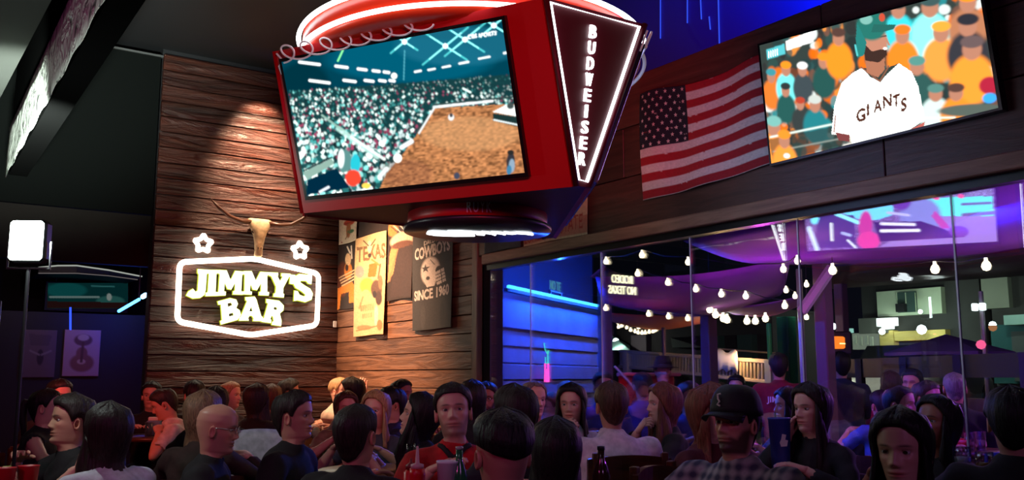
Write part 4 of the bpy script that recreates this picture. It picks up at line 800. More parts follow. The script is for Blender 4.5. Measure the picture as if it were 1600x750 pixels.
post('broad dark green pillar beyond the terrace', (12.168, 9.834, 2.342), (12.291, 10.011, 0.874), .22, M('dark_green_pillar', L3(24, 96, 70), .6))
post('slanted white strut under the broad sail', (7.455, 5.467, 2.402), (7.253, 5.682, 1.986), .1, M('white_strut', L3(190, 190, 180), .6), 'strut', 'strut')
post('thin pale pole leaning over the red stall', (6.322, 7.279, 1.495), (6.511, 7.188, 1.265), .025, M('pale_pole', L3(200, 170, 150), .6), 'pole', 'pole')
rl = thing('balustrade', 'pale balustrade of thin upright bars across the terrace edge', 'railing', (10.593, 11.684, 1.558)); O_ = Vector((10.593, 11.684, 1.558)); RT0, RT1 = Vector((10.363, 11.799, 1.809)) - O_, Vector((9.675, 8.011, 1.574)) - O_; RB0, RB1 = Vector((10.384, 11.828, 1.568)) - O_, Vector((9.697, 8.042, 1.315)) - O_
RM = M('pale_rail', L3(176, 164, 128), .6)
MB().tube([RT0, RT1], .03, 6).obj('top_rail', RM, rl); MB().tube([RB0, RB1], .03, 6).obj('bottom_rail', RM, rl)
bb = MB(); nb_ = 52
for q in range(nb_): f = (q + .5) / nb_; A, B = RT0.lerp(RT1, f), RB0.lerp(RB1, f); bb.tube([A, B], .019, 5)
stuff(bb.obj('balusters', RM, rl))
for f in (.06, .34, .62, .97): A, B = RT0.lerp(RT1, f), RB0.lerp(RB1, f); MB().box(A.x - .05, A.x + .05, A.y - .05, A.y + .05, -O_.z - .02, A.z + .03).obj('post', RM, rl)
wr = thing('wire_rail', 'thin pale wire rail stretched above the balustrade', 'rail', (10.844, 10.230, 1.830)); O_ = Vector((10.844, 10.230, 1.830)); E_ = Vector((11.663, 9.675, 1.752)) - O_
MB().tube([(0, 0, 0), E_], .015, 6).obj('wire', RM, wr)
for p in (Vector((0, 0, 0)), E_): MB().tube([p + Vector((.05, .05, -O_.z - p.z - .06)), p + Vector((.05, .05, .02))], .03, 6).obj('post', RM, wr)
lw_ = thing('low_terrace_wall', 'low tan wall with a dark top rail closing the terrace', 'low wall', (9.203, 6.591, 1.026)); O_ = Vector((9.203, 6.591, 1.026)); A, B = Vector((9.948, 7.193, 1.644)) - O_, Vector((8.130, 3.704, 1.380)) - O_
d = (B - A); d.z = 0; nrm = Vector((-d.y, d.x, 0)).normalized()
mb = MB(); sl = lambda z0, z1, o0, o1: [(A + nrm * o0) * 1, (B + nrm * o0) * 1, (B + nrm * o1) * 1, (A + nrm * o1) * 1]
def run(z0, z1, o0, o1):
    q = sl(0, 0, o0, o1); m = MB(); m.add([Vector((p.x, p.y, z0 - O_.z)) for p in q] + [Vector((p.x, p.y, z1 - O_.z)) for p in q], [(3, 2, 1, 0), (4, 5, 6, 7), (0, 1, 5, 4), (1, 2, 6, 5), (2, 3, 7, 6), (3, 0, 4, 7)]); return m
run(-.02, 1.18, .06, .2).obj('wall', M('tan_wall', L3(150, 134, 108), .8, var=.15, scale=2), lw_); run(1.38, 1.60, .0, .12).obj('top_rail', M('dark_rail', L3(36, 28, 26), .6), lw_)
for f in (.1, .35, .6, .85): p = A.lerp(B, f); MB().box(p.x - .04, p.x + .04, p.y - .04, p.y + .04, -O_.z, 1.6 - O_.z).obj('post', M('dark_rail'), lw_)
# red stall
st_o = thing('red_stall', 'red cloth-fronted stall beside the blue kiosk', 'stall', (6.696, 7.467, 1.049)); O_ = Vector((6.696, 7.467, 1.049)); A = Vector((6.563, 7.498, 1.393)) - O_; B = Vector((7.608, 7.754, 1.409)) - O_
MB().add([(A.x, A.y, A.z), (B.x, B.y, A.z), (B.x + .4, B.y + .4, A.z), (A.x + .4, A.y + .4, A.z), (A.x, A.y, -O_.z), (B.x, B.y, -O_.z), (B.x + .4, B.y + .4, -O_.z), (A.x + .4, A.y + .4, -O_.z)], [(0, 1, 2, 3), (7, 6, 5, 4), (0, 4, 5, 1), (1, 5, 6, 2), (2, 6, 7, 3), (3, 7, 4, 0)]).obj('counter', M('red_cloth', L3(196, 24, 30), .7), st_o)
MB().tube([A + Vector((-.05, -.05, .02)), B + Vector((.05, -.05, .02 - B.z + A.z))], .02, 6).obj('edge_bar', M('pink_edge', L3(220, 120, 120), .5), st_o)
point('stall_light', tuple(O_ + (A + B) / 2 + Vector((-.5, -.6, .35))), (1, .25, .2), 6, .1)
# umbrella, lanterns, lamps
um = thing('market_umbrella', 'wide violet market umbrella open in front of the lit shop', 'umbrella', tuple(Vector((11.908, 7.004, 1.971)) * Vector((1, 1, 0)) + Vector((0, 0, -.02)))); uz = Vector((11.908, 7.004, 1.971)).z; ue = Vector((11.928, 7.033, 1.726)).z
mb = MB(); n = 8; ru = .84; vs = [(0, 0, uz)] + [(ru * math.cos(R(45 * k + 10)), ru * math.sin(R(45 * k + 10)), ue) for k in range(8)] + [(ru * math.cos(R(45 * k + 10)), ru * math.sin(R(45 * k + 10)), ue - .04) for k in range(8)]
mb.add(vs, [(0, 1 + k, 1 + (k + 1) % 8) for k in range(8)] + [(1 + k, 9 + k, 9 + (k + 1) % 8, 1 + (k + 1) % 8) for k in range(8)]); o = mb.obj('canopy', M('violet_canvas', L3(120, 84, 170), .8), um); o.modifiers.new('thickness', 'SOLIDIFY').thickness = .01
MB().tube([(0, 0, 0), (0, 0, uz)], .025, 8).obj('pole', PM, um)
for k in range(8): MB().tube([(0, 0, uz - .05), (ru * .97 * math.cos(R(45 * k + 10)), ru * .97 * math.sin(R(45 * k + 10)), ue - .02)], .008, 5).obj('rib', PM, um)
ls = thing('lantern_sign', 'glowing orange box sign on a black panel among the terrace posts', 'sign', (9.275, 6.788, 1.708)); MB().box(-.07, .07, -.07, .07, 0, .14, .015).obj('lit_box', glow('orange_lit', (1.0, .20, .02), 2.0), ls); MB().box(-.03, .16, .0, .16, -.06, .2, .01).obj('panel', BLACK, ls, rz=R(-50)); MB().box(-.05, .05, -.078, -.074, .05, .065).obj('stripe', glow('orange_hot', (1, .6, .2), 4), ls); MB().tube([(0.05, .05, -1.1), (.05, .05, 0)], .02, 6).obj('stand', BLACKM, ls)
lp_ = thing('lamp_post', 'slim lamp post carrying two white floods and a pink globe', 'lamp post', tuple(Vector((11.290, 6.155, 2.234)) * Vector((1, 1, 0)) + Vector((0, 0, -.05)))); z0_ = Vector((11.274, 6.132, 2.428)).z + .05
MB().tube([(0, 0, 0), (0, 0, z0_)], .03, 8).obj('pole', PM, lp_)
for yy, r_, m_ in (((11.283, 6.200, 2.009)[2], .042, glow('flood_cool', (.8, 1, .95), 12)), ((11.328, 6.210, 1.776)[2], .058, glow('pink_globe', (1, .12, .3), 1.6)), ((11.382, 6.137, 1.978)[2], .05, glow('amber_globe', (.6, .25, .1), .9))):
    b = MB(); b.lathe([(.001, -r_), (r_ * .7, -r_ * .7), (r_, 0), (r_ * .7, r_ * .7), (.001, r_)], 12); b.obj('globe', m_, lp_, True, loc=(-.08, .0 if r_ > .05 else -.16, yy + .05))
zz = (11.277, 6.164, 2.234)[2] + .05; MB().box(-.11, -.03, -.075, -.02, zz - .045, zz + .045, .01).obj('flood', glow('flood_cool2', (.85, 1, .95), 4), lp_); MB().box(-.11, -.03, .02, .075, zz - .045, zz + .045, .01).obj('flood', glow('flood_cool2', (.85, 1, .95), 4), lp_)
# buildings over the road: flat-fronted blocks, each with its own openings
def bx_on(X, tl, br, name, mat, par, base, d0=-.05, d1=0.0):
    y0, y1 = sorted((tl[1], br[1])); z0, z1 = sorted((tl[2], br[2])); z0 = -.05 if name == 'wall' else z0; return MB().box(X + d0 - base[0], X + d1 - base[0], y0 - base[1], y1 - base[1], z0 - base[2], z1 - base[2]).obj(name, mat, par)
BXX = 24.0
b1 = thing('shop_building', 'two-storey building with a lit shop front and pale upper wall across the street', 'building', (24.0, 12.0, -.05)); bs = (24.0, 12.0, -.05)
bx_on(BXX, (24.000, 16.847, 4.255), (24.000, 13.280, 0.563), 'wall', M('dusk_wall', L3(60, 60, 56), .8), b1, bs, .3, 6)
bx_on(BXX, (24.000, 16.212, 3.829), (24.000, 14.242, 3.110), 'upper_wall', M('pale_wall', L3(200, 214, 180), .8, var=.1, scale=1), b1, bs, .1, .4)
w_ = bx_on(BXX, (24.000, 15.522, 3.759), (24.000, 14.952, 3.185), 'window', M('dark_window', L3(70, 90, 84), .2), b1, bs, .04, .11); bx_on(BXX, (24.000, 15.503, 3.433), (24.000, 15.242, 3.201), 'air_unit', BLACK, w_, bs, -.1, .04)
for a, b in (((24.000, 15.522, 3.759), (24.000, 15.517, 3.217)), ((24.000, 14.954, 3.718), (24.000, 14.952, 3.185)), ((24.000, 15.245, 3.739), (24.000, 15.252, 3.202))): bx_on(BXX, a, b, 'frame_bar', M('pale_wall'), w_, bs, .0, .05)
bx_on(BXX, (24.000, 16.789, 3.084), (24.000, 15.857, 2.638), 'parapet', M('grey_wall', L3(110, 112, 100), .8), b1, bs, .0, .3)
bx_on(BXX, (24.000, 16.159, 2.704), (24.000, 15.717, 1.700), 'yellow_pier', M('yellow_wall', L3(226, 200, 110), .8), b1, bs, .05, .35)
bx_on(BXX, (24.000, 15.693, 2.667), (24.000, 14.164, 2.401), 'lintel', M('yellow_wall'), b1, bs, .05, .35)
sw = bx_on(BXX, (24.000, 15.668, 2.146), (24.000, 14.217, 1.652), 'shop_window', glow('shop_light', (.55, .72, .55), .28), b1, bs, .1, .3)
for a, b in (((24.000, 15.552, 2.090), (24.000, 15.381, 1.697)), ((24.000, 15.008, 2.078), (24.000, 14.882, 1.692)), ((24.000, 14.779, 2.090), (24.000, 14.620, 1.672)), ((24.000, 14.410, 2.030), (24.000, 14.322, 1.721))): bx_on(BXX, a, b, 'display', M('shop_dark', L3(40, 44, 40), .6), sw, bs, .04, .1)
bx_on(BXX, (24.000, 15.232, 2.189), (24.000, 15.009, 2.060), 'shop_sign', glow('orange_sign', (1, .28, .04), 3.0), b1, bs, -.1, .05)
sw = bx_on(BXX, (24.000, 17.096, 2.667), (24.000, 16.336, 2.198), 'side_window', glow('shop_light_b', (.62, .75, .55), .35), b1, bs, .1, .3)
for x in range(4): bx_on(BXX, [(24.000, 17.034, 2.608), (24.000, 16.842, 2.564), (24.000, 16.648, 2.594), (24.000, 16.482, 2.551)][x], [(24.000, 16.942, 2.344), (24.000, 16.751, 2.301), (24.000, 16.558, 2.333), (24.000, 16.394, 2.273)][x], 'display', M('shop_pale', L3(210, 214, 190), .6), sw, bs, .05, .1)
sg_ = bx_on(BXX, (24.000, 16.096, 3.049), (24.000, 15.504, 2.821), 'lit_sign', glow('white_sign', (.85, 1, .9), 3.2), b1, bs, -.15, .0); bx_on(BXX, (24.000, 15.944, 2.859), (24.000, 15.629, 2.737), 'sign_tail', glow('white_sign', (.85, 1, .9), 3.2), sg_, bs, -.15, .0)
bx_on(BXX, (24.000, 17.285, 2.806), (24.000, 16.964, 2.680), 'small_sign', glow('teal_sign', (.4, .85, .7), 1.0), b1, bs, -.1, .0)
for p, r_ in (((23.500, 14.505, 2.658), .13), ((23.500, 15.703, 2.654), .09), ((23.500, 14.509, 3.140), .06), ((23.500, 17.269, 2.866), .09)):
    b = MB(); b.lathe([(.001, -r_), (r_ * .7, -r_ * .7), (r_, 0), (r_ * .7, r_ * .7), (.001, r_)], 12); b.obj('wall_lamp', glow('flood_cool', (.8, 1, .95), 12), b1, True, loc=Vector(p) - Vector(bs))
for p in ((23.000, 14.193, 2.681), (23.000, 15.371, 2.592)): point('shop_lamp_light', p, (.75, 1, .85), 26, .2)
for p in ((22.400, 13.965, 3.181), (22.400, 11.795, 3.202)): point('upper_lamp_light', p, (.8, 1, .78), 45, .3)
b2 = thing('corner_building', 'grey building with a teal lower storey beyond the lamp post', 'building', (24.0, 4.5, -.05)); bs = (24.0, 4.5, -.05)
bx_on(BXX, (24.000, 12.990, 4.361), (24.000, 10.430, 0.640), 'wall', M('dusk_wall'), b2, bs, .3, 6); bx_on(BXX, (24.000, 13.116, 3.935), (24.000, 12.421, 3.154), 'pale_panel', M('pale_wall_b', L3(150, 156, 136), .8), b2, bs, .1, .4); bx_on(BXX, (24.000, 12.277, 2.919), (24.000, 10.258, 2.676), 'awning', M('pale_awning', L3(150, 190, 180), .7), b2, bs, -.5, .3)
bx_on(BXX, (24.000, 12.951, 2.723), (24.000, 10.380, 1.232), 'teal_front', M('teal_wall', L3(30, 96, 96), .7), b2, bs, .1, .35); bx_on(BXX, (24.000, 12.403, 2.536), (24.000, 10.375, 1.291), 'shutter', M('grey_shutter', L3(84, 92, 90), .6), b2, bs, .05, .12)
# dark roof edge hung over the terrace
o = MB(); A, B = Vector((8.748, 6.626, 2.599)), Vector((9.093, 3.939, 2.516)); C, D2 = Vector((13.394, 5.826, 2.780)), Vector((11.387, 8.477, 2.637)); o.add([A, B, C, D2, A + UP * .1, B + UP * .1, C + UP * .1, D2 + UP * .1], [(3, 2, 1, 0), (4, 5, 6, 7), (0, 1, 5, 4), (1, 2, 6, 5), (2, 3, 7, 6), (3, 0, 4, 7)]); o = struct(o.obj('terrace_roof', M('maroon_roof', L3(52, 26, 30), .7)))
b3 = thing('far_house', 'dark house with a pale lit awning beyond the balustrade', 'building', (20, 19.5, -.05)); bs = (20, 19.5, -.05)
bx_on(20, (20.000, 23.245, 3.229), (20.000, 16.879, 0.540), 'wall', M('dim_wall', L3(58, 48, 50), .8, var=.2, scale=1), b3, bs, .3, 2.5); bx_on(20, (20.000, 22.331, 2.700), (20.000, 21.640, 2.123), 'panel', M('mauve_panel', L3(110, 92, 100), .8), b3, bs, .1, .32)
MB().add([Vector(p) - Vector(bs) for p in ((19.900, 23.014, 2.722), (19.900, 22.168, 2.372), (19.000, 21.169, 2.194), (19.000, 22.044, 2.215), (20.300, 23.478, 2.707), (20.300, 22.615, 2.371))], [(0, 1, 2, 3), (0, 4, 5, 1), (3, 2, 5, 4), (0, 3, 4), (1, 5, 2)]).obj('awning', M('pale_awning'), b3)
MB().add([Vector(p) - Vector(bs) for p in ((19.800, 20.248, 2.543), (19.800, 18.972, 2.228), (19.800, 20.205, 2.259), (20.300, 20.759, 2.573), (20.300, 19.451, 2.249), (20.300, 20.715, 2.282))], [(0, 1, 2), (5, 4, 3), (0, 3, 4, 1), (1, 4, 5, 2), (2, 5, 3, 0)]).obj('stair_panel', M('grey_wall'), b3)
b = MB(); b.lathe([(.001, -.1), (.07, -.07), (.1, 0), (.07, .07), (.001, .1)], 10); b.obj('wall_lamp', glow('flood_cool', (.8, 1, .95), 12), b3, True, loc=Vector((19.600, 22.488, 2.515)) - Vector(bs)); point('far_lamp_light', (19.000, 21.800, 2.461), (.85, 1, .85), 40, .2)
for x in ((20.000, 18.849, 2.646), (20.000, 17.665, 2.600)): MB().box(.05, .3, x[1] - bs[1] - .25, x[1] - bs[1] + .25, 1.2, 2.6).obj('window', M('dark_window'), b3)
# parked vehicles
def car(label, loc, rz, body, cat='car'):
    t = thing('car', label, cat, loc, rz); secs = [(-2.1, .55, .62, .72), (-1.9, .45, .82, .80), (-1.0, .40, .92, .84), (0, .38, .95, .86), (1.1, .38, .92, .86), (1.9, .42, .86, .82), (2.1, .5, .72, .74)]
    mb = MB(); mb.rings([[(x, -w, .3), (x, -w * 1.0, zt * .8), (x, -w * .9, zt), (x, w * .9, zt), (x, w, zt * .8), (x, w, .3)] for x, _, zt, w in secs]); mb.obj('body', body, t, True)
    mb = MB(); mb.rings([[(x, -w, z0), (x, -w * .82, z1), (x, w * .82, z1), (x, w, z0)] for x, z0, z1, w in ((-1.55, .9, .92, .76), (-.95, .92, 1.38, .74), (.4, .92, 1.42, .74), (1.15, .9, .93, .76))]); mb.obj('cabin', M('car_glass', (.02, .025, .03), .1), t)
    for x in (-1.3, 1.3):
        for y in (-.78, .78):
            w2 = MB(); w2.lathe([(.05, -.09), (.31, -.09), (.33, -.05), (.33, .05), (.31, .09), (.05, .09)], 16); o = w2.obj('wheel', BLACK, t, loc=(x, y, .33)); o.rotation_euler = (R(90), 0, 0)
    for y in (-.58, .58):
        h = MB(); h.lathe([(.001, 0), (.09, 0), (.1, .03), (.001, .05)], 12); o = h.obj('headlight', glow('headlight', (1, 1, .8), 9), t, loc=(-2.08, y, .66)); o.rotation_euler = (0, R(-90), 0)
p = Vector((15.419, 10.785, 1.593)); car('white parked car with a glaring headlight beyond the low wall', (p.x + 2.0, p.y + .1, .62), R(12), M('white_car', L3(190, 194, 186), .35))
A, B = RT0.lerp(RT1, .60), RT0.lerp(RT1, .80); O_ = Vector((10.593, 11.684, 1.558)); mb = MB(); n = 12; rs = []
for q in range(n + 1):
    p = A.lerp(B, q / n); hgt = .10 + .03 * math.sin(q * 1.3); rs.append([p + Vector((-.05, -.05, -.16 + .03 * math.sin(q * 2.1))), p + Vector((-.055, -.055, .02)), p + Vector((0, 0, hgt)), p + Vector((.05, .05, .02)), p + Vector((.05, .05, -.14))])
o = mb.rings(rs, loop=False, caps=False).obj('white_banner', M('banner_white', L3(222, 226, 210), .8), None, True, loc=O_); o.modifiers.new('thickness', 'SOLIDIFY').thickness = .008; tag(o, 'crumpled white cloth banner slung over the balustrade', 'banner')
point('balustrade_light', tuple(O_ + A.lerp(B, .5) + Vector((-.8, -.8, .5))), (.9, 1, .8), 18, .1)
# ------------------------------------------------------------------ people
NA, NZ = 52, 58
def head_grid(hair_rgb, skin, beard=0.0, female=False, old=False):
    """Head and neck as one lofted skin: rows from the neck up to the crown; chin at z = 0, crown at z = 1 (times .23 m)."""
    H_ = .232
    zs = np.concatenate([np.linspace(-.62, -.06, 7), np.linspace(0, .64, 41), np.linspace(.70, .995, 10)])
    zk = [-.62, -.3, -.06, .0, .05, .12, .2, .35, .5, .65, .8, .9, .96, .995]
    wd = np.interp(zs, zk, [.064, .056, .053, .050, .054, .058, .061, .068, .073, .077, .071, .054, .034, .006])
    fr = np.interp(zs, zk, [.045, .038, .052, .082, .087, .087, .087, .087, .086, .092, .086, .064, .040, .006])
    bk = np.interp(zs, zk, [.064, .062, .060, .062, .064, .068, .074, .09, .102, .105, .096, .072, .044, .006])
    if female: wd *= .95; fr[zs < .12] *= .97
    t = np.linspace(-1, 1, NA, endpoint=False); az = np.pi * np.sign(t) * np.abs(t) ** 1.35     # columns crowd towards the face
    V = []
    for z, w, f, b in zip(zs, wd, fr, bk):
        jaw = np.interp(z, [0, .05, .25, .4], [.55, .72, .93, 1.0]) if 0 <= z <= .4 else 1.0
        s, c = np.sin(az), np.cos(az); e = .86 if z > -.02 else 1.0
        x = w * np.sign(s) * np.abs(s) ** e; y = np.where(c > 0, f, b) * np.sign(c) * np.abs(c) ** (.92 if z > -.02 else 1)
        face = c > 0.05; x = np.where(face, x * (jaw + (1 - jaw) * np.clip(np.abs(s) - .0, 0, 1) ** 3 * .9), x)
        g = lambda m, s_: np.exp(-((z - m) / s_) ** 2); gx = lambda m, s_: np.exp(-((np.abs(x) - m) / s_) ** 2); d = np.zeros_like(x)
        nose = np.interp(z, [.29, .325, .36, .44, .52, .58], [0, .013, .024, .016, .007, .0]); d += nose * np.exp(-(x / np.interp(z, [.3, .36, .55], [.016, .014, .009])) ** 2)
        d += .008 * g(.335, .035) * gx(.013, .007); d -= .013 * g(.505, .050) * gx(.031, .017); d += .004 * g(.548, .014) * gx(.031, .015); d += .005 * g(.585, .035) * np.exp(-(x / .055) ** 2)
        d += .0065 * g(.235, .022) * np.exp(-(x / .024) ** 2) + .006 * g(.185, .022) * np.exp(-(x / .02) ** 2) - .004 * g(.211, .010) * np.exp(-(x / .026) ** 2)
        d += .005 * g(.06, .05) * np.exp(-(x / .02) ** 2) - .003 * g(.13, .03) * np.exp(-(x / .03) ** 2); d += .005 * g(.40, .07) * gx(.048, .016)
        y = y + np.where(face, d, 0)
        V.append(np.stack([x, y, np.full_like(x, z * H_)], 1))
    V = np.array(V); n = len(zs)
    sk = np.array(skin); C = np.ones((n, NA, 3)) * sk
    X = V[..., 0]; Z = V[..., 2] / H_; front = V[..., 1] > .03
    def mix(m, col, a=1.0): C[:] = C * (1 - m[..., None] * a) + np.array(col) * m[..., None] * a
    mix(front * np.exp(-((np.abs(X) - .04) / .02) ** 2 - ((Z - .38) / .07) ** 2), sk * np.array([1.15, .8, .8]), .4)
    if beard > 0:
        zl = np.interp(np.abs(X), [0, .028, .045, .062, .08], [.30, .30, .26, .40, .50]); bm = np.clip((zl - Z) / .07, 0, 1) * np.clip((V[..., 1] + .012) / .02, 0, 1) * np.clip((Z + .05) / .05, 0, 1); mix(np.clip(bm, 0, 1), hair_rgb, beard)
    lm = front * np.exp(-((Z - .211) / .036) ** 4 - (X / (.026 if not female else .025)) ** 4); mix(np.clip(lm, 0, 1), sk * np.array([.9, .3, .34]) if female else sk * np.array([.85, .5, .48]), .9)
    mix(front * np.exp(-((Z - .212) / .009) ** 2 - (X / .026) ** 4), (.04, .012, .012), .9)
    bw = front * np.exp(-((Z - .585 - .01 * (1 - ((np.abs(X) - .03) / .02) ** 2)) / .016) ** 2 - ((np.abs(X) - .031) / .019) ** 4); mix(np.clip(bw, 0, 1), hair_rgb, .9)
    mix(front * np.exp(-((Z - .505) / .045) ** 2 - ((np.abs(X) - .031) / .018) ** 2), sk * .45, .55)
    fs = [(i * NA + j, i * NA + (j + 1) % NA, (i + 1) * NA + (j + 1) % NA, (i + 1) * NA + j) for i in range(n - 1) for j in range(NA)]
    fs.append(tuple((n - 1) * NA + j for j in range(NA)))
    Vf, Cf = V.reshape(-1, 3), C.reshape(-1, 3); k = len(Vf)
    # ears
    for s in (-1, 1):
        er = []
        for q in range(8):
            a = 2 * math.pi * q / 8
            er.append([(s * (.072 + o), -.008 - .017 * math.cos(a) * r + .004, .100 + .032 * math.sin(a) * r) for o, r in ((.0, .8), (.012, 1.0), (.016, .82), (.009, .5))])
        er = [[er[q][p] for q in range(8)] for p in range(4)]; ev = np.array(er).reshape(-1, 3); k0 = len(Vf); Vf = np.vstack([Vf, ev]); Cf = np.vstack([Cf, np.ones((32, 3)) * sk * np.array([1, .85, .82])])
        for p in range(3):
            for q in range(8): f = (k0 + p * 8 + q, k0 + p * 8 + (q + 1) % 8, k0 + (p + 1) * 8 + (q + 1) % 8, k0 + (p + 1) * 8 + q); fs.append(f if s > 0 else f[::-1])
        fs.append(tuple(k0 + 24 + q for q in range(8)))
    return Vf, fs, Cf
def head_r(a, z):
    """Radius vector of the bare scalp at azimuth a (0 = face) and height z (chin 0, crown 1)."""
    zk = [.0, .2, .35, .5, .65, .8, .9, .96, 1.0]
    w = np.interp(z, zk, [.052, .061, .068, .073, .077, .071, .054, .034, .0]); f = np.interp(z, zk, [.08, .087, .087, .086, .092, .086, .064, .04, 0]); b = np.interp(z, zk, [.06, .074, .09, .102, .105, .096, .072, .044, 0])
    return np.array([w * math.copysign(abs(math.sin(a)) ** .9, math.sin(a)), (f if math.cos(a) > 0 else b) * math.cos(a), z * .232])
HAIRM = {}
def hair_mat(rgb):
    key = tuple(round(c, 3) for c in rgb)
    if key not in HAIRM:
        m = M('hair_%d' % len(HAIRM), rgb, .5, var=.45, scale=1.0, bump=.6, spec=.3); nt = m.node_tree; mp = nt.nodes.new('ShaderNodeMapping'); mp.inputs['Scale'].default_value = (130, 130, 9)
        tc = [n for n in nt.nodes if n.type == 'TEX_COORD'][0]; nz = [n for n in nt.nodes if n.type == 'TEX_NOISE'][0]; nt.links.new(tc.outputs['Object'], mp.inputs['Vector']); nt.links.new(mp.outputs[0], nz.inputs['Vector']); HAIRM[key] = m
    return HAIRM[key]
def hair_mesh(style, seed, L=.3):
    """Hair over the scalp from the hairline up; long hair goes on down over neck and shoulders as a thick curtain."""
    rg = random.Random(seed); mb = MB(); n = 56; long_ = style in ('long', 'wavy'); thick = {'fade': .012, 'buzz': .004, 'short': .011, 'crop': .014, 'long': .011, 'wavy': .014, 'tied': .008, 'receding': .009}[style]
    fhl = {'receding': .90, 'buzz': .84, 'tied': .85, 'long': .85, 'wavy': .85}.get(style, .82); ph = [rg.uniform(0, 6.28) for _ in range(6)]
    cols = []
    for j in range(n):
        a = -math.pi + 2 * math.pi * j / n; aa = abs(a)
        h = np.interp(aa, [0, .5, .95, 1.2, 1.38, 1.54, 1.85, 2.1, 2.6, 3.15], [fhl, fhl - .01, fhl - .08, .66, .46, .60, .58, .30, .12, .06]) if not long_ else np.interp(aa, [0, .5, .95, 1.25, 1.45, 1.62, 1.8, 2.3, 3.15], [fhl + .03, fhl - .01, .72, .52, .33, .18, .05, 0, -.02])
        if style == 'fade': h = max(h, np.interp(aa, [0, .5, .95, 1.3, 1.8, 2.4, 3.15], [fhl, fhl, fhl - .05, .66, .60, .52, .47]))
        if style == 'receding': h = max(h, np.interp(aa, [0, .5, .9, 1.3], [.86, .95, .82, .5]))
        col = []; wob = 1 + .12 * math.sin(a * 7 + ph[0]) + .10 * math.sin(a * 13 + ph[1])
        for k in range(12):
            t = k / 11; z = 1 - (1 - h) * t ** .8; p = head_r(a, z) if z > 0 else head_r(a, 0.0) + np.array([0, 0, z * .232]); q = p - np.array([0, 0, .12]); q = q / (np.linalg.norm(q) + 1e-9)
            edge = min(1.0, (1 - t) * (2.2 if style in ('short', 'buzz', 'fade') else 4) + (.2 if not long_ else (.35 if aa < 1.5 else 1))); th = thick * edge * wob * (1.25 if z > .8 else 1)
            st = 1 + .10 * math.sin(a * 23 + ph[5] + z * 9) + .08 * math.sin(a * 37 + ph[1] - z * 5); col.append(p + q * th * st - np.array([0, 0, .006 * math.exp(-(a / .16) ** 2) * (long_ and z > .8)]))
        low = None
        if long_ and aa > 1.0:
            p0 = np.array(col[-1]); m = 12; lw = L * (1 + .08 * math.sin(a * 3 + ph[2]) - (.10 if aa < 1.3 else 0)); d0 = np.array([p0[0], p0[1], 0]); d0 /= np.linalg.norm(d0) + 1e-9
            low = []
            for k in range(1, m + 1):
                t = k / m; wv = (.014 if style == 'wavy' else .005) * math.sin(t * 9 + a * 4 + ph[3]) + .004 * math.sin(a * 17 + ph[4])
                out = (.020 if aa > 1.4 else .012) * math.sin(min(1, t * 1.6) * math.pi / 2) + wv + .003 * math.sin(a * 29 + t * 3) + (.02 * t if aa > 2 else .0); x = p0[0] * (1 + .18 * t) + d0[0] * out; y = p0[1] + d0[1] * out + (.02 if aa < 1.5 else -.012) * t
                low.append(np.array([x, y, p0[2] - lw * t]))
        cols.append((col, low))
    vid = {}
    def vx(p): mb.v.append(tuple(map(float, p))); return len(mb.v) - 1
    ids = [[vx(p) for p in c] for c, _ in cols]; lids = [None if l is None else [i[-1]] + [vx(p) for p in l] for i, (_, l) in zip(ids, cols)]
    for j in range(n):
        j2 = (j + 1) % n
        for k in range(11): mb.f.append((ids[j][k], ids[j][k + 1], ids[j2][k + 1], ids[j2][k])); mb.m.append(0)
        if lids[j] and lids[j2]:
            for k in range(12): mb.f.append((lids[j][k], lids[j][k + 1], lids[j2][k + 1], lids[j2][k])); mb.m.append(0)
    if style == 'tied':
        mb.tube([(0, -.10, .15), (0, -.135, .15), (0, -.15, .12), (0, -.15, .06), (0, -.135, -.02), (0, -.13, -.09 - L * .3)], [.018, .026, .03, .03, .022, .006], 10)
    return mb
def limb(p, q, l1, l2, pole):
    p, q = Vector(p), Vector(q); d = q - p; D = d.length; D2 = min(D, (l1 + l2) * .995); d.normalize(); q = p + d * D2
    a = (l1 * l1 - l2 * l2 + D2 * D2) / (2 * D2); h = math.sqrt(max(l1 * l1 - a * a, 1e-6)); pl = Vector(pole); pl = (pl - d * pl.dot(d)).normalized()
    return p + d * a + pl * h, q
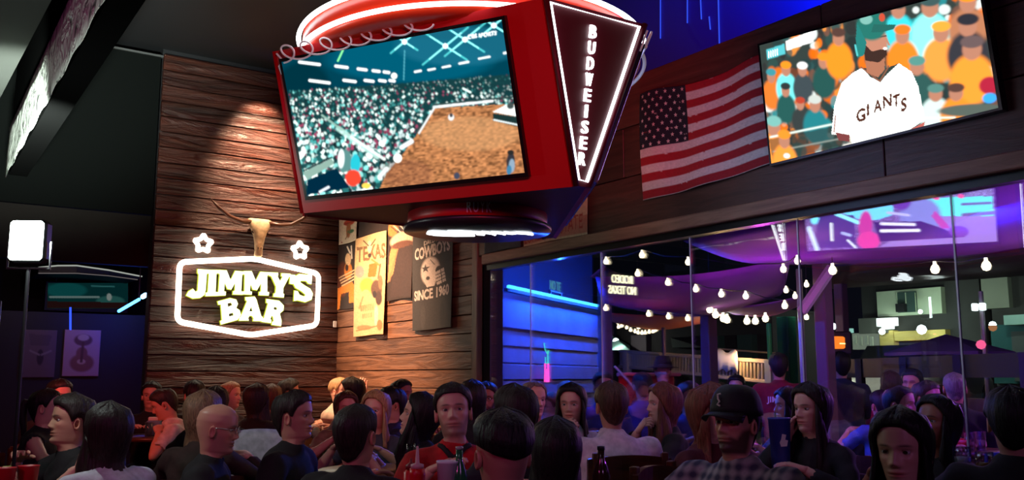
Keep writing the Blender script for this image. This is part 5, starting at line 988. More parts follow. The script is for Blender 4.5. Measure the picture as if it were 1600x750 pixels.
def hand_mesh(w, d, nrm, side, curl, sc=1.0):
    """Palm with four unequal jointed fingers and a thumb from its side: w wrist, d pointing along, nrm out of the palm."""
    mb = MB(); d = d.normalized(); nrm = (nrm - d * nrm.dot(d)).normalized(); s = d.cross(nrm) * side
    rs = []
    for t, wd, th in ((-.015, .024, .019), (.0, .027, .019), (.03, .036, .016), (.06, .041, .015), (.085, .040, .013), (.094, .034, .009)):
        c = w + d * t * sc; rs.append([c + s * math.copysign(abs(math.cos(R(a))) ** .75, math.cos(R(a))) * wd * sc + nrm * math.sin(R(a)) * th * sc for a in range(0, 360, 36)])
    mb.rings(rs)
    for f, (o, ln, r) in enumerate(((.030, .068, .0088), (.0105, .078, .0092), (-.0105, .072, .0088), (-.030, .056, .0078))):
        p = w + d * .084 * sc + s * o * sc; u = d + s * o * 3.2; u.normalize(); pts = [p - u * .012 * sc]; c0 = 0.0
        for seg, fr in enumerate((.46, .30, .24)):
            c0 += R(curl * (.75, 1.05, .8)[seg] + f * 3 * (curl > 10)); v = u * math.cos(c0) + nrm * math.sin(c0); pts.append(pts[-1] + v * (ln * fr + (.012 if seg == 0 else 0)) * sc)
        mb.tube(pts, [r * 1.05 * sc, r * sc, r * .93 * sc, r * .75 * sc], 7, round_ends=True)
    p = w + d * .022 * sc + s * .026 * sc; u = (d * .72 + s * .62 + nrm * .25).normalized(); pts = [p, p + u * .038 * sc]
    u = (d * .9 + s * (.28 - curl * .006) + nrm * (.2 + curl * .008)).normalized(); pts.append(pts[-1] + u * .032 * sc); pts.append(pts[-1] + (u + nrm * curl * .01).normalized() * .024 * sc)
    mb.tube(pts, [.014 * sc, .0115 * sc, .0105 * sc, .008 * sc], 7, round_ends=True)
    return mb
SKIN = vcol('skin', None, .45)
EYEW = M('eye_white', (.55, .5, .49), .3); IRIS = M('iris', (.035, .02, .012), .15)
def cloth(rgb, name=None, rough=.85):
    return M('cloth_%02x%02x%02x' % tuple(int(c) for c in rgb), L3(*rgb), rough, var=.22, scale=24, bump=.2)
def plaid():
    if 'plaid' in _mc: return _mc['plaid']
    m = bpy.data.materials.new('plaid'); m.use_nodes = True; nt = m.node_tree; N = nt.nodes.new; lk = nt.links.new; p = nt.nodes['Principled BSDF']; p.inputs['Roughness'].default_value = .9
    tc = N('ShaderNodeTexCoord'); out = []
    for ax in ('X', 'Z'):
        wv = N('ShaderNodeTexWave'); wv.bands_direction = ax; wv.inputs['Scale'].default_value = 7; wv.inputs['Distortion'].default_value = .8; wv.inputs['Detail'].default_value = 1.5; wv.inputs['Detail Scale'].default_value = 2
        lk(tc.outputs['Object'], wv.inputs['Vector']); out.append(wv)
    a = N('ShaderNodeMath'); a.operation = 'ADD'; lk(out[0].outputs['Fac'], a.inputs[0]); lk(out[1].outputs['Fac'], a.inputs[1])
    r = N('ShaderNodeValToRGB'); e = r.color_ramp.elements; e[0].color = (*L3(62, 66, 86), 1); e[1].color = (*L3(158, 156, 156), 1); e[0].position = .15; e[1].position = .85
    h = N('ShaderNodeMath'); h.operation = 'MULTIPLY'; h.inputs[1].default_value = .5; lk(a.outputs[0], h.inputs[0]); lk(h.outputs[0], r.inputs[0]); lk(r.outputs[0], p.inputs['Base Color']); _mc['plaid'] = m; return m
HC = {'black': L3(26, 22, 24), 'dark': L3(44, 34, 32), 'brown': L3(84, 56, 42), 'red': L3(122, 66, 50), 'blond': L3(176, 138, 96), 'grey': L3(120, 112, 108), 'light': L3(128, 96, 72)}
SK = {'f': L3(226, 172, 150), 'm': L3(206, 150, 126), 't': L3(166, 112, 88), 'd': L3(104, 66, 52)}
PEOPLE = []
def person(x, y, ztop, az, label, **k):
    d = dict(sit=True, lean=7, hair='short', hc='dark', skin='m', top=(22, 20, 24), sleeve='short', bottom=(26, 28, 36), look=0, nod=0, tilt=0, L='table', Rr='table', near=1, female=False, beard=0.0, group=None, wide=1.0, hl=.30, key=None); d.update(k); d.update(x=x, y=y, zt=ztop, az=az, label=label); PEOPLE.append(d)
def raw_body(P):
    """Trunk and limbs as overlapping rounded tubes (fused into one skin by a voxel remesh) plus the joint lines used to dress it."""
    W = P['wide'] * (.92 if P['female'] else 1.0); sit = P['sit']; zt = P['zt']; lean = R(P['lean'])
    hz = .52 if sit else min(.95, zt * .53); sl = max(.30, (zt - hz - .292) / math.cos(lean) ); ax = Vector((0, math.sin(lean), math.cos(lean))); fwd = Vector((0, math.cos(lean), -math.sin(lean)))
    hip = Vector((0, 0, hz)); NB = hip + ax * sl; X = Vector((1, 0, 0)); mb = MB(); rs = []
    for t, w, dp, o in ((-.14, .10, .08, 0), (-.10, .15, .11, 0), (0, .172, .128, 0), (.22, .155, .115, .012), (.42, .158, .115, .012), (.62, .172, .118, .012), (.78, .182, .112, .004), (.88, .172, .095, -.006), (.95, .125, .075, -.01), (1.0, .068, .062, -.005), (1.06, .052, .054, 0)):
        c = hip + ax * (sl * t) + fwd * o; rs.append([c + X * (w * W * math.cos(R(a))) + fwd * (dp * math.sin(R(a))) for a in range(0, 360, 20)])
    mb.rings(rs); bones = [('torso', hip - ax * .1, hip + ax * sl * .85, .16), ('neck', NB, NB + ax * .1, .05)]
    info = {}
    for s, nm in ((-1, 'L'), (1, 'R')):
        S = hip + ax * (sl * .88) + X * (s * .178 * W) ; pose = P['L'] if s < 0 else P['Rr']; HCc = NB + Vector((0, .03, .14)); tw = .90 if sit else 0
        tgt = {'table': Vector((s * .16, .36, .93)), 'near': Vector((s * .10, .30, .97)), 'lap': Vector((s * .12, .24, hz + .12)), 'cheek': HCc + Vector((s * .075, .09, -.13)), 'chin': HCc + Vector((s * .02, .145, -.14)), 'hold': Vector((s * .12, .36, NB.z - .12)), 'raise': HCc + Vector((s * .14, .20, -.03)), 'side': Vector((s * .27, .03, hz - .06)), 'clap': HCc + Vector((s * .04, .24, -.02)), 'phone': Vector((s * .05, .34, NB.z - .22)), 'front': Vector((s * .06, .26, hz + .22))}[pose]
        E_, Wr = limb(S, tgt, .285, .255, Vector((s * .9, -.25, -.8)) if pose not in ('cheek', 'chin', 'raise', 'clap') else Vector((s * .7, .35, -1)))
        mb.tube([S - X * s * .05, S, S.lerp(E_, .5), E_], [.055, .058 * W, .048 * W, .040], 10, round_ends=True); mb.tube([E_, E_.lerp(Wr, .35), Wr], [.040, .041, .027], 10, round_ends=True)
        bones += [('upper', S, E_, .05), ('fore', E_, Wr, .035)]
        fd = (Wr - E_).normalized()
        if pose in ('table', 'near', 'lap', 'front'): hd, hn, cu = (fd + Vector((-s * .5, .2, -.1))).normalized(), Vector((0, 0, -1)), 14
        elif pose == 'cheek': hd, hn, cu = Vector((-s * .12, -.22, 1)).normalized(), Vector((-s, -.5, 0)), 16
        elif pose == 'chin': hd, hn, cu = Vector((-s * .7, -.35, .75)).normalized(), Vector((-s * .2, -1, -.2)), 48
        elif pose == 'side': hd, hn, cu = fd, Vector((-s, 0, 0)), 18
        elif pose == 'clap': hd, hn, cu = Vector((0, .1, 1)), Vector((-s, 0, 0)), 6
        elif pose == 'raise': hd, hn, cu = Vector((0, -.3, 1)).normalized(), Vector((-s * .4, -1, 0)), 30
        else: hd, hn, cu = (fd + Vector((-s * .35, .3, .15))).normalized(), Vector((-s * .8, 0, -.5)), 44
        info[nm] = (Wr, hd, hn, s, cu, E_)
        hp = hip + X * (s * .092 * W)
        if sit: kn = hp + Vector((s * .05, .42, .015)); an = kn + Vector((0, -.02 if s < 0 else .05, -(kn.z - .085)))
        else: kn = hp + Vector((s * .01, .015, -(hz - .06) * .48)); an = Vector((hp.x + s * .02, -.015, .085))
        mb.tube([hp, hp.lerp(kn, .5), kn], [.088 * W, .076, .056], 10, round_ends=True); mb.tube([kn, kn.lerp(an, .35), an], [.055, .054, .036], 10, round_ends=True); mb.tube([an + Vector((0, -.03, -.045)), an + Vector((0, .07, -.05)), an + Vector((0, .16, -.06))], [.035, .036, .022], 8, round_ends=True)
        bones += [('leg', hp, kn, .07), ('leg', kn, an, .045), ('foot', an + Vector((0, 0, -.05)), an + Vector((0, .16, -.055)), .035)]
    return mb, bones, NB, ax, info, hip
def build_people():
    dg = None; tmp = []
    for P in PEOPLE:
        mb, bones, NB, ax, info, hip = raw_body(P); me = mb.mesh('raw', [SKIN]); o = bpy.data.objects.new('raw', me); COL.objects.link(o)
        m = o.modifiers.new('r', 'REMESH'); m.mode = 'VOXEL'; m.voxel_size = .017 if P['near'] > 1 else (.021 if P['near'] else .026); m.use_smooth_shade = True
        sm = o.modifiers.new('s', 'SMOOTH'); sm.iterations = 3; sm.factor = .5
        tmp.append((o, bones, NB, ax, info, hip))
    bpy.context.view_layer.update(); dg = bpy.context.evaluated_depsgraph_get(); ev = [bpy.data.meshes.new_from_object(t[0].evaluated_get(dg)) for t in tmp]
    for t in tmp: m0 = t[0].data; bpy.data.objects.remove(t[0]); bpy.data.meshes.remove(m0)
    for i, (P, me, (_, bones, NB, ax, info, hip)) in enumerate(zip(PEOPLE, ev, tmp)):
        nv = len(me.vertices); co = np.empty(nv * 3); me.vertices.foreach_get('co', co); co = co.reshape(-1, 3); no = np.empty(nv * 3); me.vertices.foreach_get('normal', no); no = no.reshape(-1, 3)
        fs = [tuple(p.vertices) for p in me.polygons]; bpy.data.meshes.remove(me)
        best = np.full(nv, 1e9); reg = np.zeros(nv, int); tt = np.zeros(nv)
        for b, (nm, a, c, r) in enumerate(bones):
            a, c = np.array(a), np.array(c); ab = c - a; t = np.clip(((co - a) @ ab) / (ab @ ab), 0, 1); d = np.linalg.norm(co - a - t[:, None] * ab, axis=1) - r; k = d < best; best[k] = d[k]; reg[k] = b; tt[k] = t[k]
        names = np.array([b[0] for b in bones])[reg]; skin = np.array(SK[P['skin']]); hrgb = HC[P['hc']]
        # person root: the body skin itself, with head and hands in the same mesh
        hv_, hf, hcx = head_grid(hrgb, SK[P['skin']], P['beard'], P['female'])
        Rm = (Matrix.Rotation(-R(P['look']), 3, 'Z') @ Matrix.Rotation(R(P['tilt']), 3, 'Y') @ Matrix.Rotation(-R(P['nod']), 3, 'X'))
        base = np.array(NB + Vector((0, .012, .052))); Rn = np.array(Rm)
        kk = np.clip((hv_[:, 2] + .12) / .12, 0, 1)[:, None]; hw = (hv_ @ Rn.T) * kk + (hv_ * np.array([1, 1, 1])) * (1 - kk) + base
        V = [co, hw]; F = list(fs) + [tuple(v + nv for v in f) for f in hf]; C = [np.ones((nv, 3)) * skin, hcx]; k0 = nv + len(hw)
        for nm in ('L', 'R'):
            Wr, hd, hn, s, cu, E_ = info[nm]; hm = hand_mesh(Wr + (Wr - E_).normalized() * .01, hd, hn, s, cu, .93 if P['female'] else 1.02); V.append(np.array(hm.v)); C.append(np.ones((len(hm.v), 3)) * skin); F += [tuple(v + k0 for v in f) for f in hm.f]; k0 += len(hm.v)
        V = np.vstack(V); C = np.vstack(C); bm = bpy.data.meshes.new('person'); bm.from_pydata([tuple(v) for v in V], [], F); bm.materials.append(SKIN); bm.polygons.foreach_set('use_smooth', [True] * len(F))
        ca = bm.color_attributes.new('Col', 'FLOAT_COLOR', 'POINT'); ca.data.foreach_set('color', np.hstack([C, np.ones((len(C), 1))]).astype(np.float32).ravel()); bm.update()
        o = bpy.data.objects.new('person', bm); COL.objects.link(o); o.location = (P['x'], P['y'], 0 if P['x'] < 4.4 else -.02); o.rotation_euler = (0, 0, -R(P['az'])); hoff = Rm @ Vector((0, 0, .23)); shift = NB + Vector((0, .012, .052)) + hoff
        fw2 = Matrix.Rotation(-R(P['az']), 3, 'Z') @ Vector((shift.x, shift.y, 0)); o.location.x -= fw2.x; o.location.y -= fw2.y
        tag(o, P['label'], 'person', P['group'])
        # clothes from the skin, let out along its normals
        rip = .004 * np.sin(co[:, 2] * 55 + co[:, 0] * 31 + i) + .003 * np.sin(co[:, 1] * 70 + co[:, 2] * 23 + i * 2)
        sl = P['sleeve']; up = (names == 'upper') & (tt < {'short': .72, 'none': .08, 'long': 2}[sl]); fo = (names == 'fore') & (tt < (.9 if sl == 'long' else -1))
        shirt = (names == 'torso') | up | fo | ((names == 'neck') & (co[:, 2] < NB.z + .012)) | ((names == 'leg') & (co[:, 2] > hip.z + .03) & P['sit'])
        pants = (names == 'leg') | ((names == 'torso') & (co[:, 2] < hip.z + .06)); shoe = names == 'foot'
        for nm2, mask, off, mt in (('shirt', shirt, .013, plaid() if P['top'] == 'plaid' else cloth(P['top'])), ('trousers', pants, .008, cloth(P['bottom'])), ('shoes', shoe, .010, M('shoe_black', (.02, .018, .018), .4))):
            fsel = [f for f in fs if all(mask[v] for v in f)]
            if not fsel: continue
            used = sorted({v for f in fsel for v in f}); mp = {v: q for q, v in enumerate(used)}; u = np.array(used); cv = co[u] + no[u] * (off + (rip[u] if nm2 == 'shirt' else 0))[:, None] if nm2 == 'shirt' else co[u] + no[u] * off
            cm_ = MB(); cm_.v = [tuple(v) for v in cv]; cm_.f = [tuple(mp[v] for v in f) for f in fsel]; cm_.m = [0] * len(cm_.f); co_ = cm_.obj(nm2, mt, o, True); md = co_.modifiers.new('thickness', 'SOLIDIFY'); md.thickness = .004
            if nm2 == 'shirt': P['shirt'] = co_
        hm_ = Matrix.Translation(Vector(base)) @ Rm.to_4x4()
        if P['hair'] != 'bald':
            h = hair_mesh(P['hair'], i, P['hl']); ho = h.obj('hair', hair_mat(hrgb), o, True); ho.matrix_local = hm_; md = ho.modifiers.new('thickness', 'SOLIDIFY'); md.thickness = .007; md.offset = -1
            if P['hair'] in ('long', 'wavy'): md.thickness = .012
        if P['near'] > 0:
            for s in (-1, 1):
                e = MB(); e.lathe([(.0005, -.0112), (.006, -.0095), (.0098, -.0055), (.0112, 0), (.0098, .0055), (.0078, .0080), (.0063, .0092), (.0062, .0093), (.004, .0104), (.0005, .0112)], 14); e.m = [0] * len(e.f)
                for q, f in enumerate(e.f):
                    if sum(e.v[v][2] for v in f) / len(f) > .0094: e.m[q] = 1
                eo = e.obj('eye', [EYEW, IRIS], o, True); eo.matrix_local = hm_ @ Matrix.Translation((s * .031, .0675, .1165)) @ Matrix.Diagonal((1.22, 1, .80, 1)) @ Matrix.Rotation(R(-90), 4, 'X')
        if P['near'] > 1:
            for s in (-1, 1):
                l_ = MB(); l_.tube([(s * (.031 + .0145 * t), .0795 - .010 * t * t - (.003 if s * t * s > .5 else 0), .1165 + .0088 * (1 - t * t) - .001) for t in (-1, -.6, -.2, .2, .6, 1)], [.0008, .0019, .0022, .0022, .0019, .0008], 5); lo = l_.obj('eyelid', M('lid_%s' % P['skin'], tuple(c * .55 for c in SK[P['skin']]), .5), o, True); lo.matrix_local = hm_
        P['o'] = o; P['hm'] = hm_; P['info'] = info; P['NB'] = NB
# who is where (facing measured on the ground plane; heads at their real height and distance)
person(0.940, 5.271, 1.289, 264.1, 'dark-haired man in profile holding a glass, beside the woman in white', hair='crop', L='hold', Rr='near', near=2, lean=10, hc='dark', key='a', nod=-4)
person(0.955, 4.527, 1.261, 341.9, 'woman with long dark hair in a white sleeveless top, hand raised to her face', hair='long', hc='dark', skin='f', female=True, top=(206, 212, 222), sleeve='none', L='cheek', Rr='table', near=2, hl=.34, key='b')
person(1.130, 7.353, 1.300, 113.7, 'bare-shouldered woman with tied dark hair in front of the man by the hall', hair='tied', hc='black', skin='f', female=True, sleeve='none', near=1, lean=12)
person(1.307, 7.957, 1.361, 164.3, 'dark-haired man facing the bare-shouldered woman in the dark hall', hair='short', hc='black', near=1, top=(40, 30, 30))
person(2.121, 8.264, 1.295, 289.4, 'man in a pale shirt bent over a table below the bar sign', hair='short', hc='dark', top=(200, 190, 186), lean=30, nod=25, near=1)
person(2.296, 9.181, 1.339, 204.0, 'dark-haired guest facing the man bent over the table', hair='short', hc='black', near=1, sleeve='long')
person(2.549, 8.697, 1.346, 6.3, 'guest with thick dark hair seen from behind under the first neon star', hair='crop', hc='black', near=1, sleeve='long', top=(30, 22, 22))
person(2.233, 7.078, 1.304, 12.5, 'dark-haired guest between the light-haired woman and the bald man', hair='crop', hc='dark', near=1)
person(1.571, 5.199, 1.301, 41.8, 'woman with long light brown hair behind the bald man', hair='long', hc='light', skin='f', female=True, top=(54, 34, 30), sleeve='long', near=2, hl=.36, wide=.95)
person(1.496, 4.643, 1.262, 119.9, 'bald man in glasses and a black shirt looking across the room', hair='bald', hc='grey', skin='m', beard=.25, near=2, lean=10, L='lap', Rr='lap', key='bald', nod=8)
person(2.982, 9.013, 1.337, 136.3, 'woman with tied blond hair under the bar sign', hair='tied', hc='blond', skin='f', female=True, near=1, top=(60, 30, 34))
person(2.801, 7.788, 1.321, 69.8, 'woman with long black hair and black top seen from behind below the sign', hair='long', hc='dark', skin='f', female=True, near=1, sleeve='long', hl=.3)
person(3.270, 8.694, 1.308, 15.6, 'brown-haired guest in a tan top near the wall with the sign', hair='crop', hc='brown', near=1, top=(120, 84, 66))
person(3.553, 8.981, 1.361, 111.6, 'tall-sitting guest with black hair close to the sign wall', hair='crop', hc='black', near=1)
person(1.899, 4.724, 1.307, 133.9, 'heavy-set man in a black shirt looking towards the red polo', hair='short', hc='dark', near=2, lean=12, wide=1.08, L='lap', Rr='lap', key='c', nod=-2)
person(1.726, 3.620, 1.272, 57.5, 'man with close-cropped hair and a black shirt holding a phone, back turned', hair='buzz', hc='dark', near=2, lean=12, wide=1.06, L='table', Rr='phone', key='d', nod=-4)
person(3.985, 8.740, 1.374, 149.5, 'fair man with raised clapping hands in the corner', hair='receding', hc='blond', skin='f', near=1, L='clap', Rr='clap', top=(190, 170, 150))
person(3.696, 7.833, 1.374, 323.3, 'dark-haired man in a grey top close to the clapping man', hair='crop', hc='black', near=1, top=(120, 116, 110), sleeve='long')
person(3.205, 6.901, 1.265, 190.9, 'woman with dark hair streaked by warm light, facing the room', hair='long', hc='brown', skin='f', female=True, near=1, top=(150, 120, 96), L='chin')
person(2.894, 5.760, 1.286, 230.7, 'woman with long blond hair beside the man in dark maroon', hair='long', hc='blond', skin='f', female=True, near=1, top=(70, 66, 84))
person(3.378, 6.467, 1.303, 277.6, 'guest with dark hair just behind the blond woman', hair='crop', hc='black', near=1, top=(40, 30, 60))
person(3.837, 7.184, 1.358, 156.1, 'upright man in a dark maroon shirt below the cream poster', hair='short', hc='black', skin='t', near=1, top=(56, 22, 34), nod=-8)
person(2.661, 4.690, 1.291, 297.6, 'woman with long black hair looking down beside the red polo', hair='long', hc='black', skin='f', female=True, near=2, lean=14, nod=-14, hl=.32)
person(2.309, 3.816, 1.350, 213.2, 'man in a red polo with black trim facing the camera', hair='short', hc='dark', skin='f', near=2, top=(196, 18, 30), beard=.45, lean=14, nod=-8, tilt=4, L='table', Rr='near', key='polo')
person(3.472, 5.469, 1.354, 24.4, 'person with dark blue-lit hair right behind the red polo', hair='long', hc='black', skin='f', female=True, near=1, hl=.25)
person(4.106, 6.262, 1.340, 221.3, 'bearded dark-haired man in a pale shirt beyond the red polo', hair='short', hc='black', skin='t', near=1, beard=.9, top=(150, 140, 150), key='glasses2')
person(2.377, 3.401, 1.344, 355.0, 'man with short dark hair and visible ear turned to the red polo', hair='short', hc='dark', near=2, top=(30, 26, 40), lean=12)
person(3.935, 5.394, 1.349, 188.1, 'smiling older man with thin hair by the window', hair='receding', hc='grey', skin='f', near=1, top=(60, 44, 76))
person(1.629, 2.394, 1.278, 12.2, 'man with a fresh fade haircut seen from behind, neck lit magenta', hair='fade', hc='black', near=2, lean=8, wide=1.05, top=(18, 18, 22), key='fade')
person(2.165, 2.831, 1.222, 29.4, 'woman with straight black hair seen from behind at the lower edge', hair='long', hc='black', skin='f', female=True, near=2, hl=.42, lean=6, top=(30, 24, 36))
person(3.777, 4.768, 1.335, 230.4, 'woman with long dark hair resting her chin on her hand by the window', hair='long', hc='black', skin='f', female=True, near=1, top=(190, 180, 200), L='table', Rr='chin')
person(3.453, 4.005, 1.352, 25.8, 'man in a pale pink long-sleeved shirt seen from behind', hair='short', hc='brown', near=2, top=(226, 206, 216), sleeve='long', lean=12, wide=1.12)
person(4.186, 4.359, 1.340, 295.8, 'woman with long auburn hair, chin on her hand, in a dark jacket', hair='long', hc='red', skin='f', female=True, near=2, top=(40, 32, 34), sleeve='long', Rr='chin', hl=.34)
person(3.451, 3.271, 1.337, 174.5, 'woman with long strawberry blond hair behind the black cap', hair='wavy', hc='red', skin='f', female=True, near=2, top=(92, 30, 40), sleeve='long', hl=.36)
person(2.942, 2.643, 1.324, 262.1, 'bearded man in a black cap and plaid shirt', hair='buzz', hc='black', skin='m', near=2, beard=.85, top='plaid', sleeve='long', lean=8, wide=1.22, nod=-4, key='cap')
person(4.108, 3.182, 1.344, 274.2, 'woman with long dark hair leaning her cheek on her hand, watch on wrist', hair='long', hc='dark', skin='f', female=True, near=2, top=(34, 26, 32), sleeve='long', L='table', Rr='cheek', hl=.36, key='watch', lean=12)
person(5.405, 4.377, 1.327, 299.0, 'dark-haired woman in profile lit blue behind the black cap', hair='long', hc='black', skin='f', female=True, near=1, top=(40, 40, 80), hl=.2)
person(2.802, 1.826, 1.275, 252.9, 'smiling woman with long dark hair facing the camera at the lower edge', hair='long', hc='black', skin='f', female=True, near=2, hl=.4, lean=6, top=(20, 18, 22), nod=4)
person(4.239, 2.547, 1.290, 279.0, 'dark-haired guest in shadow just behind the smiling woman', hair='long', hc='black', skin='t', near=2, top=(22, 16, 20), nod=-12, lean=12, hl=.22)
person(3.748, 1.957, 1.335, 58.4, 'guest in black, back turned, at the far edge by the window', hair='crop', hc='black', near=1, top=(14, 13, 16), sleeve='long', wide=1.1)
# on the terrace
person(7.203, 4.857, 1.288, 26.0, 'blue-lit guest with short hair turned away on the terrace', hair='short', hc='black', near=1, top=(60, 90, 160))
person(5.768, 3.751, 1.346, 167.0, 'man in a pale blue shirt in profile on the terrace', hair='buzz', hc='black', near=1, top=(150, 190, 230))
person(6.481, 3.990, 1.371, 183.4, 'blue and red lit young man seated on the terrace', hair='short', hc='black', near=1, top=(30, 30, 40))
person(7.316, 4.259, 1.442, 54.8, 'person in a black jacket and violet-lit hair, back turned, on the terrace', hair='buzz', hc='grey', near=1, top=(16, 16, 20), sleeve='long', L='lap', Rr='lap')
person(6.996, 7.285, 1.594, 203.8, 'person in a dark hat standing near the balustrade', sit=False, hair='crop', hc='black', near=0, top=(90, 40, 90), L='side', Rr='side', key='hat')
person(8.009, 5.833, 1.644, 33.9, 'tall person in dark blue standing before the orange lantern sign', sit=False, hair='crop', hc='black', near=0, top=(24, 30, 60), sleeve='long', L='side', Rr='front', wide=1.15)
person(7.591, 6.248, 1.634, 48.5, 'staff member in a dark red shirt lettered JIMMY across the back', sit=False, hair='crop', hc='black', near=0, top=(128, 16, 36), L='side', Rr='side', key='staff', wide=1.1)
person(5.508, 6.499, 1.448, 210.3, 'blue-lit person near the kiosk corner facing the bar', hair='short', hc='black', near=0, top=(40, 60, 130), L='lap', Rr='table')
person(8.034, 7.209, 1.422, 238.1, 'person in a maroon top standing before the balustrade', sit=False, hair='crop', hc='black', near=0, top=(130, 20, 50), L='side', Rr='front')
person(8.437, 5.570, 1.455, 46.6, 'person in a pink top by the low wall', hair='long', hc='brown', female=True, near=0, top=(200, 60, 110), L='lap', Rr='lap', skin='f')
person(7.959, 5.037, 1.473, 257.7, 'person in dark grey by the low wall', hair='short', hc='black', near=0, top=(44, 40, 60), L='lap', Rr='table')
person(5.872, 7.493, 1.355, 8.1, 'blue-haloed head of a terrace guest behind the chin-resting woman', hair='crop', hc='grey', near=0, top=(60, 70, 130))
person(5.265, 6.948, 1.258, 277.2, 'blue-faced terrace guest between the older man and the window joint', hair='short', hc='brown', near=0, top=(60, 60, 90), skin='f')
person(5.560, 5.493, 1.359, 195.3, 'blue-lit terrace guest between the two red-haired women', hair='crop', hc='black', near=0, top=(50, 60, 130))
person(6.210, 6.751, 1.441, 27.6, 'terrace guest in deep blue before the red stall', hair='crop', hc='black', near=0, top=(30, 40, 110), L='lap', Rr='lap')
build_people()
BYK = {P['key']: P for P in PEOPLE if P['key']}
def on_head(P, mb, name, mat, parent=None, smooth=True):
    o = mb.obj(name, mat, parent or P['o'], smooth); 
    if parent is None: o.matrix_local = P['hm']
    return o
# glasses
def spectacles(P, mat):
    mb = MB()
    for s in (-1, 1):
        mb.tube([(s * .032 + .022 * math.cos(R(a)), .098, .118 + .016 * math.sin(R(a))) for a in range(0, 360, 30)], .0017, 5, closed=True); mb.tube([(s * .054, .097, .121), (s * .074, .06, .122), (s * .078, -.01, .12)], .0017, 5)
    mb.tube([(-.01, .1, .12), (.01, .1, .12)], .0017, 5); on_head(P, mb, 'glasses', mat)
spectacles(BYK['bald'], CHROME); spectacles(BYK['glasses2'], BLACKM); 
# the black cap
P = BYK['cap']; cm = MB(); rs = []
for t in range(9):
    z = .150 + .115 * math.sin(t / 8 * math.pi / 2); k = math.cos(t / 8 * math.pi / 2) ** .55 if t < 8 else .06
    rs.append([(.094 * k * math.sin(R(a)), (.112 if math.cos(R(a)) > 0 else .122) * k * math.cos(R(a)), z) for a in range(0, 360, 15)])
cm.rings(rs, caps=False); cm.f.append(tuple(8 * 24 + j for j in range(24))); cm.m.append(0)
cap = on_head(P, cm, 'cap', M('cap_black', (.012, .012, .014), .7, bump=.15, scale=60)); cap.modifiers.new('thickness', 'SOLIDIFY').thickness = .004
vs = []; 
for q in range(13):
    a = R(-62 + q * 124 / 12); r0 = (.094 * math.sin(a), .112 * math.cos(a)); ex = .075 * math.cos(a * 1.25) ** .6 if abs(a) < 1.2 else 0; vs.append(((r0[0], r0[1], .152), (r0[0] * (1 + ex * .8), r0[1] + ex, .148 - 3.2 * r0[0] ** 2 - .012)))
vm = MB(); vm.rings([[a, b] for a, b in vs], loop=False, caps=False); v_ = on_head(P, vm, 'visor', M('cap_black'), cap); v_.modifiers.new('thickness', 'SOLIDIFY').thickness = .004
em = MB(); em.tube([(-.004, .1125, .225), (.010, .113, .222), (.006, .1155, .205), (-.002, .117, .195), (.008, .118, .182), (-.006, .1195, .178)], .004, 5); em.obj('emblem', M('cap_emblem', (.75, .72, .6), .6), cap)
pm = MB(); pm.box(-.014, .014, -.002, .002, -.012, .012, .001); po = pm.obj('side_patch', M('cap_patch', (.32, .32, .36), .7), cap, loc=(.0885, .045, .195)); po.rotation_euler = (R(-10), 0, R(-62))
# collar and sleeve trim of the polo
P = BYK['polo']; NB = P['NB']; tr = M('black_trim', (.012, .012, .014), .8)
cm = MB(); cm.tube([(NB.x + .068 * math.sin(R(a)), NB.y + .008 + .066 * math.cos(R(a)) , NB.z + .012 - .05 * max(0, math.cos(R(a))) ** 6) for a in range(0, 360, 15)], .013, 6, closed=True); cm.obj('collar', tr, P['o'], True)
for nm in ('L', 'R'):
    Wr, hd, hn, s, cu, E_ = P['info'][nm]; S = P['shirt']; ax_ = (E_ - Vector((s * .178, NB.y - .02, NB.z - .07))); c = E_ - ax_ * .26; t1 = ax_.normalized()
    MB().tube([c - t1 * .012, c + t1 * .012], [.0665, .066], 16).obj('sleeve_trim', tr, P['o'], True)
# hat of the terrace guest, letters on the staff shirt, watch
P = BYK['hat']; mb = MB(); mb.lathe([(.001, .275), (.07, .27), (.095, .18), (.10, .16), (.17, .155), (.172, .15), (.09, .148), (.001, .15)], 20); on_head(P, mb, 'hat', BLACK)
P = BYK['staff']; mb = MB(); text_into(mb, 'JIMMY\'S', lambda u, v, d: (u, -.140 - d + .25 * u * u, P['NB'].z - .16 + v), .27, .075, 0, 0, .02, .003); mb.obj('lettering', M('shirt_letters', (.8, .78, .8), .7), P['o'])
P = BYK['watch']; Wr, hd, hn, s, cu, E_ = P['info']['R']; t1 = (Wr - E_).normalized(); MB().tube([Wr - t1 * .045, Wr - t1 * .01], [.034, .033], 12).obj('watch_strap', BLACKM, P['o'], True)
b = MB(); b.box(-.016, .016, -.016, .016, -.008, .008, .003); wo = b.obj('watch_face', M('watch_dark', (.03, .03, .035), .2), P['o'], loc=Wr - t1 * .028 + Vector((-.03, .012, .0))); b = MB(); b.lathe([(.0005, -.003), (.0045, 0), (.0005, .003)], 8); b.obj('watch_light', glow('watch_red', (1, .05, .04), 14), P['o'], True, loc=Wr - t1 * .028 + Vector((-.034, .022, .006)))
P = BYK['b']; 
